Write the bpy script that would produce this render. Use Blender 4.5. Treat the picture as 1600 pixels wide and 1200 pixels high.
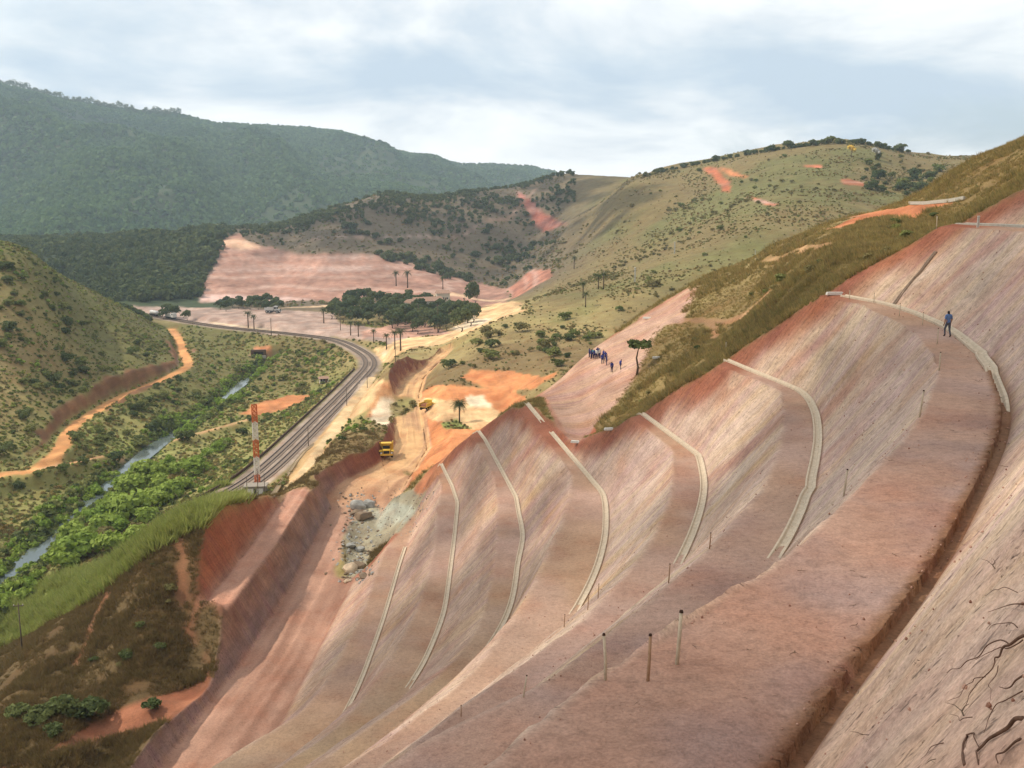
import bpy, bmesh, math, random
import numpy as np
from mathutils import Vector, Matrix
for o in list(bpy.data.objects): bpy.data.objects.remove(o)
SC = bpy.context.scene
COL = SC.collection
R = math.radians
random.seed(7)
RNG = np.random.default_rng(11)

# ------------------------------------------------------------------ camera, sky, sun, exposure
# world origin at the lens; z is metres above it, so the valley floor lies near -86
TH = math.atan(280 / 1600)
cam_d = bpy.data.cameras.new('camera')
cam_d.sensor_width = 36.0
cam_d.lens = 36.0
cam_d.clip_start = 0.2
cam_d.clip_end = 60000
cam = bpy.data.objects.new('camera', cam_d)
cam.rotation_euler = (math.pi / 2 - TH, 0, 0)
COL.objects.link(cam)
SC.camera = cam

SUN_AZ, SUN_EL = R(-78), R(46)          # azimuth measured from +y (view direction) towards +x
sun_dir = Vector((math.sin(SUN_AZ) * math.cos(SUN_EL), math.cos(SUN_AZ) * math.cos(SUN_EL), math.sin(SUN_EL)))

world = bpy.data.worlds.new('World')
SC.world = world
world.use_nodes = True
wt = world.node_tree
for n in list(wt.nodes): wt.nodes.remove(n)
def N_(t, ty, **kw):
    n = t.nodes.new(ty)
    for k, v in kw.items(): setattr(n, k, v)
    return n
w_out = N_(wt, 'ShaderNodeOutputWorld')
w_bg = N_(wt, 'ShaderNodeBackground')
w_bg.inputs['Strength'].default_value = 0.13
sky = N_(wt, 'ShaderNodeTexSky', sky_type='NISHITA', sun_disc=False)
sky.sun_elevation = SUN_EL
sky.sun_rotation = SUN_AZ
sky.air_density = 1.2
sky.dust_density = 2.5
tc = N_(wt, 'ShaderNodeTexCoord')
sep = N_(wt, 'ShaderNodeSeparateXYZ')
wt.links.new(tc.outputs['Generated'], sep.inputs[0])
def wmath(op, a, b=None, clamp=False):
    n = N_(wt, 'ShaderNodeMath', operation=op, use_clamp=clamp)
    for i, x in enumerate((a, b)):
        if x is None: continue
        if isinstance(x, (int, float)): n.inputs[i].default_value = x
        else: wt.links.new(x, n.inputs[i])
    return n.outputs[0]
zc = wmath('ADD', wmath('MAXIMUM', sep.outputs[2], 0.0), 0.30)
cmb = N_(wt, 'ShaderNodeCombineXYZ')
wt.links.new(wmath('DIVIDE', sep.outputs[0], zc), cmb.inputs[0])
wt.links.new(wmath('DIVIDE', sep.outputs[1], zc), cmb.inputs[1])
def wnoise(scale, detail, rough, off, dist=0.0):
    mp = N_(wt, 'ShaderNodeMapping')
    mp.inputs['Location'].default_value = off
    wt.links.new(cmb.outputs[0], mp.inputs['Vector'])
    n = N_(wt, 'ShaderNodeTexNoise')
    n.inputs['Scale'].default_value = scale
    n.inputs['Detail'].default_value = detail
    n.inputs['Roughness'].default_value = rough
    n.inputs['Distortion'].default_value = dist
    wt.links.new(mp.outputs[0], n.inputs['Vector'])
    return n.outputs['Fac']
def wramp(fac, stops):
    r = N_(wt, 'ShaderNodeValToRGB')
    e = r.color_ramp.elements
    while len(e) < len(stops): e.new(0.5)
    for el, (p, c) in zip(e, stops):
        el.position = p
        el.color = (c, c, c, 1) if isinstance(c, (int, float)) else (*c, 1)
    wt.links.new(fac, r.inputs['Fac'])
    return r.outputs['Color']
cover = wramp(wnoise(1.1, 8, 0.55, (3.1, 1.7, 0), 0.4), [(0.34, 0.0), (0.46, 1.0)])
shade = wramp(wnoise(1.55, 9, 0.54, (7.9, 9.6, 2.0), 0.35),
              [(0.35, (3.9, 4.6, 5.4)), (0.42, (5.0, 5.5, 6.0)), (0.47, (6.2, 6.4, 6.6)), (0.53, (7.6, 7.6, 7.5)), (0.62, (8.7, 8.6, 8.4))])
w_mix = N_(wt, 'ShaderNodeMixRGB')
wt.links.new(cover, w_mix.inputs['Fac'])
w_pale = N_(wt, 'ShaderNodeMixRGB')
w_pale.inputs['Fac'].default_value = 0.55
w_pale.inputs['Color2'].default_value = (4.0, 4.9, 5.8, 1)
wt.links.new(sky.outputs[0], w_pale.inputs['Color1'])
wt.links.new(w_pale.outputs[0], w_mix.inputs['Color1'])
wt.links.new(shade, w_mix.inputs['Color2'])
wt.links.new(w_mix.outputs[0], w_bg.inputs['Color'])
wt.links.new(w_bg.outputs[0], w_out.inputs['Surface'])

sun_l = bpy.data.lights.new('sun', 'SUN')
sun_l.energy = 3.6
sun_l.angle = R(0.55)
sun_l.color = (1.0, 0.90, 0.76)
sun = bpy.data.objects.new('sun', sun_l)
sun.rotation_euler = sun_dir.to_track_quat('Z', 'Y').to_euler()
COL.objects.link(sun)
SC.view_settings.view_transform = 'Standard'
SC.view_settings.look = 'None'
SC.view_settings.exposure = 0.26
SC.view_settings.gamma = 1.0
SC.view_settings.use_curve_mapping = False
SC.cycles.max_bounces = 6
SC.cycles.diffuse_bounces = 3
SC.cycles.volume_bounces = 1
SC.cycles.transparent_max_bounces = 8

# ------------------------------------------------------------------ survey helpers
def ray(u, v):
    dx = (u - 800) / 1600; dy = -(v - 600) / 1600
    return np.array([dx, math.cos(TH) + dy * math.sin(TH), -math.sin(TH) + dy * math.cos(TH)])
def P(u, v, h=None, d=None):
    """survey point seen at photo pixel (u, v): at h metres below the lens or d metres ahead"""
    r = ray(u, v)
    return r * ((-h / r[2]) if h is not None else d / r[1])
def proj(x, y, z):
    f = y * math.cos(TH) - z * math.sin(TH)
    up = y * math.sin(TH) + z * math.cos(TH)
    f = np.maximum(f, 0.1)
    return 800 + 1600 * x / f, 600 - 1600 * up / f
def lin(c):
    c = np.asarray(c, float) / 255
    return np.where(c <= 0.04045, c / 12.92, ((c + 0.055) / 1.055) ** 2.4)

# ---- numpy gradient noise
_perm = np.random.default_rng(5).permutation(4096)
def _h(ix, iy, iz):
    return _perm[(_perm[(_perm[ix & 4095] + iy) & 4095] + iz) & 4095] / 4095.0
def vnoise(x, y, z=0.0):
    x = np.asarray(x, float); y = np.asarray(y, float); z = np.zeros_like(x) + z
    ix = np.floor(x).astype(int); iy = np.floor(y).astype(int); iz = np.floor(z).astype(int)
    fx = x - ix; fy = y - iy; fz = z - iz
    fx = fx * fx * fx * (fx * (fx * 6 - 15) + 10); fy = fy * fy * fy * (fy * (fy * 6 - 15) + 10); fz = fz * fz * (3 - 2 * fz)
    r = 0
    for a in (0, 1):
        for b in (0, 1):
            for c in (0, 1):
                r = r + _h(ix + a, iy + b, iz + c) * (fx if a else 1 - fx) * (fy if b else 1 - fy) * (fz if c else 1 - fz)
    return r * 2 - 1
def fbm(x, y, z=0.0, oct=4, gain=0.5):
    s = 0; a = 1; t = 0
    for i in range(oct):
        s = s + a * vnoise(x * 2 ** i + 17.3 * i, y * 2 ** i - 9.1 * i, z * 2 ** i + 3.7 * i); t += a; a *= gain
    return s / t

def smooth(e0, e1, x):
    t = np.clip((x - e0) / (e1 - e0), 0, 1)
    return t * t * (3 - 2 * t)

# ------------------------------------------------------------------ the natural ground: survey points
GP = []                                    # (x, y, z)
def g(u, v, h=None, d=None):
    p = P(u, v, h, d); GP.append(tuple(p))
def gw(x, y, h): GP.append((x, y, -h))
# ridge that the benches are cut into: daylight line of the cut
for a in [(1495,352,1.9),(1290,458,8.8),(1215,500,12.6),(1145,551,17.1),(1080,590,21.1),(1027,626,25.4),(915,685,33.0),
          (1400,400,4.9),(858,607,33.7),(820,632,37.8),(790,654,42),(737,686,46),(706,706,50.3)]: g(a[0],a[1],h=a[2])
for a in [(912,557,187),(970,522,187),(1005,500,187),(1085,452,187),(1020,545,165),(1005,580,158),(975,630,150),(932,660,147),
          (1065,505,170),(1100,560,132),(1150,500,155),(1200,450,150),(1200,395,185),(1300,400,125),(1310,345,180),(1400,340,150),
          (1420,312,175),(1520,250,160),(1600,228,140),(1600,300,105),(1500,320,130),(1700,190,125),(1720,290,95),(1850,180,90)]: g(a[0],a[1],d=a[2])
for x, y, h in [(25,60,-9),(35,60,-14),(15,30,-8),(5,10,-6),(50,60,-25),(40,20,-25),(-20,60,20),(-36,100,50),(-20,30,10),(-60,20,40),(-45,100,67.6),(-52,112,66),(-56,118,64.5),(-62,108,65.5),
                (11,155,32.3),(11,165,32.0),(13,175,29.3),(18,170,26.3),(15,160,29.6),(12,147,32.6),(17,185,25.4),(28,180,19),(22,175,23.6),(30,170,18.6),(0,120,22),(0,170,34),(-8,170,38),(-18,170,44)]: gw(x, y, h)
for u, d, h in [(1000,260,38),(1200,280,28),(1400,280,16),(1600,260,2),(1000,340,52),(1200,400,40),(1400,420,26),(1600,400,8),(1750,300,-10)]:
    gw((u-800)/1600*d, d, h)
# end of the benches, toe and rock slope
for a in [(612,838,58.4),(560,800,66.6),(545,890,66.8),(600,770,63.5)]: g(a[0],a[1],h=a[2])
for a in [(640,800,195),(660,762,205),(700,720,230),(660,742,236),(690,690,252)]: g(a[0],a[1],d=a[2])
for x, y, h in [(-3,222,52),(10,225,48),(-20,225,58)]: gw(x, y, h)
# platform with the palm, orange bank and hillside behind it
for a in [(668,640,62),(717,662,61.5),(760,655,60.5),(640,745,64.8),(735,660,61.3),(800,645,60),(700,618,61.5),(660,605,63),(780,625,60.5)]: g(a[0],a[1],h=a[2])
for a in [(700,607,330),(760,600,334),(800,612,318),(860,592,300),(860,560,345),(760,560,372),(690,556,432),(740,515,480),(820,475,550),(760,530,420),
          (800,560,370),(900,520,400),(1000,460,450),(1100,420,480),(1000,400,650),(1200,350,550),(1300,320,600),(1100,300,800),
          (980,274,960),(1040,263,950),(1150,241,950),(1230,228,930),(1300,220,900),(1350,221,900),(1400,233,900),(1480,240,1000),(1600,238,1100),(1750,250,1100),
          (1400,290,700),(870,450,660),(850,425,800),(900,380,900),(900,340,1000),(950,305,1050)]: g(a[0],a[1],d=a[2])
# middle hill
for a in [(250,852,212),(160,892,215),(60,932,225),(0,985,205)]: g(a[0],a[1],d=a[2])
for a in [(1000,282,1290),(960,276,1300),(920,267,1320),(870,273,1330),(840,288,1320),(810,296,1300),(780,297,1290),(760,297,1280),(720,302,1265),(680,307,1250),(600,302,1200),(540,322,1150),(480,345,1100),
          (400,362,1080),(340,368,1050),(250,369,1050),(100,379,1000),(0,384,1000),(-150,385,1000),(-400,380,1000),
          (820,370,1120),(760,360,1100),(700,370,1080),(600,370,1030),(500,375,1000),(760,440,960),(640,420,930),(550,402,950),(440,402,980),(360,387,980),
          (320,467,810),(450,467,800),(600,465,790),(700,455,820),(800,466,760),(350,420,900),(500,430,880),(620,440,860),(240,440,860),(120,440,860),(150,475,760),(0,450,800)]: g(a[0],a[1],d=a[2])
for u, d, h in [(1000,1800,60),(900,1900,70),(700,1700,60),(500,1600,70),(300,1500,75),(100,1450,75),(-300,1450,75),(1200,1500,20),(1400,1500,10),(1700,1600,10),
                (1200,2300,60),(1700,2300,50),(600,2300,85),(0,2300,85),(-400,2300,85)]: gw((u-800)/1600*d, d, h)
# flats, railway, river, valley
for u, v, h in [(560,540,73),(600,520,72.5),(420,520,74),(300,500,74),(230,486,74),(400,488,73),(520,490,72.5),(650,500,72),(700,520,70),(620,480,71),(740,500,67),(610,545,68.5),(680,532,65.5),(790,480,64),(800,500,64.5)]: g(u, v, h=h)
for y in (150,185,220,250,282,320,365,410,444,480):
    if y < 235:
        gw(-106, y, 85.5); gw(-118, y, 86); gw(-142, y, 85.5); gw(-151, y, 81); gw(-157, y, 79); continue
    xr = -78 if y < 260 else (-70.6 if y < 320 else -67.5)
    if y < 260: xr = -70.6 - (282 - y) * .19
    gw(xr+4.6, y, 75); gw(xr-5, y, 75)
    gw(xr-16, y, 81); gw(-100-(y<260)*6, y, 85.5); gw(-118, y, 86); gw(-142, y, 85.5); gw(-151, y, 81); gw(-157, y, 79)
for y in (250,282,320,365,410,444): gw(xr+12 if y>260 else -66+ (y-250)*.1, y, 74)
for x, y, h in [(-78,522,75),(-100,571,75),(-130,594,75),(-177,632,75.5),(-224,678,75.5),(-100,545,78),(-120,560,79),(-140,560,84),(-150,590,80),
                (-120,520,83),(-160,560,82),(-70,500,73),(-62,520,71)]: gw(x, y, h)
# spur beside the railway, with the near brown hill
for x, y, h in [(-50.5,165,52),(-50,180,53.5),(-49,197,57),(-48,209,60),(-58,162,54.5),(-62,165,57.5),(-71,150,66),(-85,175,76),(-95,185,83),(-44,137,65.6),(-66,205,66),(-62,190,60),(-70,222,72),(-58,222,68.5),(-60,128,67),(-73,135,69),(-50,120,68),
                (-100,150,84),(-110,120,85),(-80,110,74),(-55,100,69),(-46,130,66.2),(-55,145,60.5),
                (-46,220,60.5),(-58,220,69),(-45,240,60.5),(-55,240,69),(-41,262,60),(-38,275,60.5),(-40,282,61),(-46,282,63),(-54,282,69),(-45,300,64.5),(-43,320,65.3),(-52,320,69),
                (-43,355,58.8),(-50,350,63),(-58,365,70),(-45,380,58.6),(-42,400,59),(-52,400,66),(-52,440,68),(-40,425,64),(-40,345,64.8)]: gw(x, y, h)
# left hill
for a in [(0,560,380),(0,390,470),(60,410,490),(100,440,520),(150,463,550),(210,490,590),(262,510,650),(100,600,400),(200,560,470),(0,700,320),(150,520,500),(50,480,430),
          (-250,480,400),(-250,380,460),(-250,620,330),(-250,720,280),(250,550,520)]: g(a[0],a[1],d=a[2])
for u, d, h in [(0,620,50),(100,660,62),(200,700,74),(-250,620,40),(270,700,75),(100,740,74),(-300,800,70)]: gw((u-800)/1600*d, d, h)
GP = np.array(GP)

def tps_space(x, y):
    y = np.maximum(y, 3.0)
    return np.stack([np.clip(x / y * 1600, -2600, 2600), 520 * np.log(y)], -1) / 100
_gx = tps_space(GP[:, 0], GP[:, 1])
def _K(a, b):
    r2 = ((a[:, None, :] - b[None, :, :]) ** 2).sum(-1)
    return np.where(r2 > 0, 0.5 * r2 * np.log(r2 + 1e-12), 0)
_n = len(GP)
_A = np.zeros((_n + 3, _n + 3))
_A[:_n, :_n] = _K(_gx, _gx) + np.eye(_n) * 0.004
_A[:_n, _n] = 1; _A[:_n, _n+1:] = _gx
_A[_n:, :_n] = _A[:_n, _n:].T
# interpolate the slope of the line of sight (z / y), which varies gently from near to far
_b = np.concatenate([GP[:, 2] / np.maximum(GP[:, 1], 3), np.zeros(3)])
_W = np.linalg.solve(_A, _b)
_UU = np.linspace(-2000, 2000, 500); _LL = np.linspace(math.log(3), math.log(3200), 560)
_gu, _gl = np.meshgrid(_UU, _LL)
_q = np.stack([_gu.ravel(), 520 * _gl.ravel()], -1) / 100
_T = np.concatenate([_K(c, _gx) @ _W[:_n] + _W[_n] + c @ _W[_n+1:] for c in np.array_split(_q, 60)]).reshape(_gu.shape)
def nat_raw(x, y):
    x = np.asarray(x, float); y = np.maximum(np.asarray(y, float), 3.0)
    fu = np.clip((x / y * 1600 - _UU[0]) / (_UU[1] - _UU[0]), 0, len(_UU) - 1.001)
    fl = np.clip((np.log(y) - _LL[0]) / (_LL[1] - _LL[0]), 0, len(_LL) - 1.001)
    i = fu.astype(int); j = fl.astype(int); a = fu - i; b = fl - j
    t = (_T[j, i] * (1-a) + _T[j, i+1] * a) * (1-b) + (_T[j+1, i] * (1-a) + _T[j+1, i+1] * a) * b
    return t * y

def pline(pts):                            # polyline sampled by y
    p = np.array(sorted(pts, key=lambda q: q[1]))
    return p
def at_y(p, y): return np.interp(y, p[:, 1], p[:, 0])

def seg_dist(x, y, pts):
    """distance to a plan polyline, and the interpolated third coordinate there"""
    pts = np.asarray(pts, float)
    x = np.asarray(x, float); y = np.asarray(y, float)
    lo = pts[:, :2].min(0) - 30; hi = pts[:, :2].max(0) + 30
    near = (x > lo[0]) & (x < hi[0]) & (y > lo[1]) & (y < hi[1])
    B = np.full(x.shape, 1e9); W = np.zeros(x.shape)
    if not near.any(): return B, W
    B[near], W[near] = _seg(x[near], y[near], pts)
    return B, W
def _seg(x, y, pts):
    best = np.full(np.shape(x), 1e9); val = np.zeros(np.shape(x))
    for a, b in zip(pts[:-1], pts[1:]):
        d = b[:2] - a[:2]; L2 = (d * d).sum() + 1e-9
        t = np.clip(((x - a[0]) * d[0] + (y - a[1]) * d[1]) / L2, 0, 1)
        q = np.hypot(x - a[0] - t * d[0], y - a[1] - t * d[1])
        m = q < best
        best = np.where(m, q, best)
        if pts.shape[1] > 2: val = np.where(m, a[2] + t * (b[2] - a[2]), val)
    return best, val
def catmull(pts, n=8):
    p = np.asarray(pts, float); p = np.vstack([2*p[0]-p[1], p, 2*p[-1]-p[-2]]); out = []
    for i in range(1, len(p)-2):
        for t in np.linspace(0, 1, n, endpoint=False):
            a, b, c, d = p[i-1], p[i], p[i+1], p[i+2]
            out.append(0.5*((2*b)+(-a+c)*t+(2*a-5*b+4*c-d)*t*t+(-a+3*b-3*c+d)*t**3))
    out.append(p[-2]); return np.array(out)

RAIL = catmull([(-76.5,233,-75),(-77.0,246,-75),(-70.6,282,-75),(-68,364,-75),(-66.7,444,-75),(-68,485,-75),(-78,524,-75),(-100,571,-75),(-130,598,-75),(-177,632,-75.3),(-224,678,-75.5),(-300,760,-75.5)], 10)
TRACK = catmull([P(u,v,h=h) for u,v,h in [(-60,775,80.5),(0,742,80),(50,735,80),(92,705,80),(105,680,80),(130,655,80),(190,620,80),(240,599,80),(285,578,80),(294,568,80),(286,550,79.5),(279,530,79),(268,514,78)]], 10)
TRACK2 = catmull([P(u,v,h=h) for u,v,h in [(60,733,80.5),(110,724,82),(160,713,84.5),(220,700,85.3),(300,680,85.5),(390,655,84)]], 8)
PATH = catmull([P(u,v,h=h) for u,v,h in [(455,765,73.5),(480,735,73.5),(510,690,73.5),(545,640,73.5),(580,590,73)]], 8)
RIVER = catmull([(-106,120,-88),(-116,180,-88),(-122,240,-88),(-127,300,-88),(-132,360,-88),(-133,410,-88),(-131,445,-88),(-135,490,-88),(-136,530,-88),(-133,565,-88)], 8)
FARROAD = catmull([P(u,v,h=h) for u,v,h in [(330,504,75),(400,513,75),(450,521,75),(500,527,75)]], 6)

def nat(x, y):
    """natural ground with the roads and the river bed worked into it"""
    x = np.asarray(x, float); y = np.asarray(y, float)
    z = nat_raw(x, y)
    amp = smooth(60, 400, y)
    z = z + amp * 1.6 * fbm(x / 38, y / 45, 1.3, 3) + 0.35 * fbm(x / 7, y / 7, 5.1, 2) * smooth(40, 120, y)
    dug = smooth(205, 235, y) * smooth(430, 390, y) * smooth(-48, -40, x) * smooth(60, 30, x) + smooth(160, 145, y) * smooth(-41, -46, x) * smooth(-80, -70, x)
    z = z + dug * (.9 * fbm(x / 9, y / 9, 3.3, 3) + .45 * fbm(x / 3, y / 3, 7.3, 3))
    far = smooth(600, 1000, y)
    z = z + far * (9 * fbm(x / 120, y / 150, 2.2, 4) - 2)
    for line, w, ww in ((RAIL, 5.2, 7.5), (TRACK, 3.0, 3.6), (TRACK2, 1.6, 3.5), (PATH, 1.8, 3.0), (FARROAD, 2.5, 4.0)):
        d, h = seg_dist(x, y, line)
        z = z + (h - z) * (1 - smooth(w, w + ww, d))
    d, h = seg_dist(x, y, RIVER)
    z = z + (np.minimum(z, -89.2) - z) * (1 - smooth(2.6, 8, d))
    return z

# ------------------------------------------------------------------ the cut: benches, haul road, banks
STEP = 8.3
HB = [1.9] + [8.8 + STEP * k for k in range(7)]
DR = {1:[(1300,460),(1345,468),(1395,478),(1440,493),(1490,515),(1530,545),(1560,580),(1578,620),(1583,650),(1576,690),(1557,740),(1523,810),(1493,872),(1450,937),(1410,997),(1377,1033),(1340,1087),(1300,1143),(1260,1200)],
2:[(1150,553),(1195,563),(1235,583),(1265,615),(1283,650),(1287,690),(1280,740),(1262,800),(1240,850),(1205,897)],
3:[(1035,630),(1060,650),(1085,685),(1100,720),(1108,760),(1102,800),(1085,850),(1060,900)],
4:[(862,612),(885,645),(905,690),(920,720),(945,765),(952,790),(952,840),(940,890),(915,945),(888,982)],
5:[(795,660),(800,700),(804,740),(810,774),(815,805),(821,828),(822,847),(814,880),(811,909),(808,932),(798,966),(779,1001),(762,1026),(748,1045),(725,1070)],
6:[(725,717),(721,745),(718,797),(714,840),(709,882),(704,924),(699,959),(687,993),(674,1024),(664,1047),(645,1074),(626,1100)],
7:[(639,849),(628,882),(614,932),(603,970),(587,1016),(572,1058),(557,1093),(534,1135)]}
LP = {1:[(1290,459),(1330,472),(1380,492),(1420,515),(1450,545),(1467,582),(1437,652),(1380,720),(1323,776),(1280,820),(1215,885),(1197,903),(1160,913),(1127,930),(1087,963),(1030,1003),(968,1034),(900,1070),(870,1094),(835,1122),(800,1160),(740,1200)],
2:[(1145,553),(1185,572),(1215,600),(1225,640),(1218,690),(1200,740),(1170,790),(1109,858),(1047,913),(1000,950),(930,1010),(817,1090),(720,1125),(640,1170)],
3:[(1020,632),(1040,660),(1050,700),(1052,750),(1040,800),(1000,870),(960,920),(918,955),(888,985),(800,1050),(720,1110),(640,1170)],
4:[(845,612),(862,650),(885,695),(893,760),(880,810),(860,850),(830,920),(800,970),(755,1035),(725,1068)],
5:[(771,660),(773,740),(775,778),(777,817),(775,855),(771,890),(764,924),(756,955),(745,985),(725,1016),(695,1047),(664,1074),(626,1104)],
6:[(702,707),(696,725),(690,762),(681,805),(679,851),(672,878),(664,920),(649,955),(633,985),(614,1024),(591,1058),(572,1085),(534,1135)],
7:[(612,840),(595,874),(580,924),(566,959),(545,1000),(522,1043),(499,1081),(480,1108)]}
YS = np.concatenate([np.arange(0, 60, 1.0), np.arange(60, 520, 2.0)])
def bench_curve(tr, k):
    p = pline([P(u, v, h=HB[k])[:2] for u, v in tr])
    y0, y1 = p[0, 1], p[-1, 1]
    x = at_y(p, YS)
    x = np.where(YS < y0, p[0, 0] - (y0 - YS) * 0.60, x)
    sl = (p[-1, 0] - p[-3, 0]) / (p[-1, 1] - p[-3, 1])
    x = np.where(YS > y1, p[-1, 0] + (YS - y1) * np.clip(sl, -0.25, 0.1), x)
    # light smoothing of the trace
    ker = np.array([1, 2, 3, 2, 1.]); ker /= ker.sum()
    xs = np.convolve(np.pad(x, 2, mode='edge'), ker, 'valid')
    return np.where(np.arange(len(YS)) % 1 == 0, xs, x)
CD = {k: bench_curve(DR[k], k) for k in DR}
CL = {k: bench_curve(LP[k], k) for k in LP}
CL[0] = CD[1] + 4.9
CD[0] = CL[0] + 4.0
for k in range(1, 8):
    CD[k] = np.minimum(CD[k], CL[k-1] - 4.0)
    CL[k] = np.minimum(CL[k], CD[k] - 2.2)
TOE = np.minimum(CL[7] - 4.6, np.interp(YS, [0, 110, 185, 218, 235, 268, 309, 349, 385, 416, 470], [-60, -31, -28.7, -29.5, -26, -22.8, -27.5, -32.2, -33.5, -33, -30]))
TOE = np.where(YS > 200, np.interp(YS, [0, 185, 218, 235, 268, 309, 349, 385, 416, 470], [-28.5, -28.7, -29.0, -25, -22.8, -27.5, -32.2, -33.5, -31, -27]), TOE)
XB = np.interp(YS, [0, 60, 100, 132, 145, 176, 222, 228, 240, 250, 262, 275, 285, 304, 323, 355, 375, 392, 413, 470],
               [-90, -62, -44, -41, -39.9, -39.6, -40.5, -43, -39, -34.8, -32.3, -32.2, -33.5, -35.4, -37.8, -40.8, -41.5, -40, -36, -31])
def HF(y): return np.interp(y, [0, 130, 226, 236, 330, 420, 470], [69, 67, 67, 65, 65, 65, 65.3])
def C_(arr, y): return np.interp(y, YS, arr)
WTR = lambda y: 0.44 * (1 - smooth(52, 60, y)) + 0.02        # open trench on the first bench, width
def cut(x, y):
    """level of the excavation, far above ground where nothing is dug"""
    x = np.asarray(x, float); y = np.asarray(y, float)
    hf = HF(y); xb = C_(XB, y); toe = C_(TOE, y)
    z = -hf + 0 * x
    # left side
    b = np.maximum(xb - x, 0)
    zl = -hf + b * 2.1
    inb = smooth(143, 150, y) * (1 - smooth(214, 222, y))
    lvl = -60.5
    bench = np.where(x > xb - 7.6, np.minimum(zl, lvl), lvl + (xb - 7.6 - x) * 2.0)
    z = np.where(x < xb, zl + (bench - zl) * inb, z)
    # right side: benches
    up = np.maximum(y - 207, 0) * 1.6
    zt = -hf + (x - toe) * 0.75
    xs = [toe]; zs = [-hf]
    for k in range(7, -1, -1):
        xs += [C_(CL[k], y), C_(CD[k], y)]; zs += [0*y - HB[k], 0*y - HB[k] + 0.12]
    xs.append(xs[-1] + 5.5); zs.append(0*y - HB[0] + STEP)
    prof = zs[-1] + (x - xs[-1]) * 1.4
    for i in range(len(xs) - 1):
        t = (x - xs[i]) / np.maximum(xs[i+1] - xs[i], 1e-3)
        m = (x >= xs[i]) & (x < xs[i+1])
        prof = np.where(m, zs[i] + t * (zs[i+1] - zs[i]), prof)
    tw = smooth(205, 222, y)
    zr = prof + (zt + 0 - prof) * tw
    z = np.where(x > toe, np.where(y > 207, np.maximum(zr, zt), prof), z)
    # open trench at the foot of the first slope
    xd = C_(CD[1], y); w = WTR(y)
    tr = (x > xd - w) & (x < xd - 0.02) & (y < 60)
    z = np.where(tr, -HB[1] - 0.17 * (1 - smooth(50, 60, y)), z)
    far = smooth(455, 475, y) * 30 + np.maximum(y - 475, 0) * 8
    return z + far
def ground(x, y): return np.minimum(nat(x, y), cut(x, y))
def gz(x, y): return float(ground(np.array([x]), np.array([y]))[0])
# ------------------------------------------------------------------ materials
def mat(name):
    m = bpy.data.materials.new(name); m.use_nodes = True
    b = m.node_tree.nodes['Principled BSDF']; b.inputs['Roughness'].default_value = 0.9
    if 'Specular IOR Level' in b.inputs: b.inputs['Specular IOR Level'].default_value = 0.15
    return m, m.node_tree, b
def tex_noise(t, vec, scale, detail=5, rough=0.6, dist=0.0):
    n = N_(t, 'ShaderNodeTexNoise')
    n.inputs['Scale'].default_value = scale; n.inputs['Detail'].default_value = detail
    n.inputs['Roughness'].default_value = rough; n.inputs['Distortion'].default_value = dist
    if vec is not None: t.links.new(vec, n.inputs['Vector'])
    return n.outputs['Fac']
def ramp(t, fac, stops):
    r = N_(t, 'ShaderNodeValToRGB'); e = r.color_ramp.elements
    while len(e) < len(stops): e.new(0.5)
    for el, (p, c) in zip(e, stops):
        el.position = p; el.color = (c, c, c, 1) if isinstance(c, (int, float)) else (*c, 1)
    t.links.new(fac, r.inputs['Fac']); return r.outputs['Color']
def mixc(t, fac, a, b, mode='MIX'):
    n = N_(t, 'ShaderNodeMixRGB', blend_type=mode)
    for i, x in ((0, fac), (1, a), (2, b)):
        if isinstance(x, (int, float)): n.inputs[i].default_value = x
        elif isinstance(x, tuple): n.inputs[i].default_value = (*x, 1)
        else: t.links.new(x, n.inputs[i])
    return n.outputs[0]
def mapping(t, vec, scale=(1, 1, 1), rot=(0, 0, 0), loc=(0, 0, 0)):
    m = N_(t, 'ShaderNodeMapping')
    m.inputs['Scale'].default_value = scale; m.inputs['Rotation'].default_value = rot; m.inputs['Location'].default_value = loc
    t.links.new(vec, m.inputs['Vector']); return m.outputs[0]
def attr(t, name):
    a = N_(t, 'ShaderNodeAttribute'); a.attribute_name = name; return a
def bump(t, b, h, strength, dist):
    n = N_(t, 'ShaderNodeBump'); n.inputs['Strength'].default_value = strength; n.inputs['Distance'].default_value = dist
    t.links.new(h, n.inputs['Height']); t.links.new(n.outputs[0], b.inputs['Normal']); return n

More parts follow.
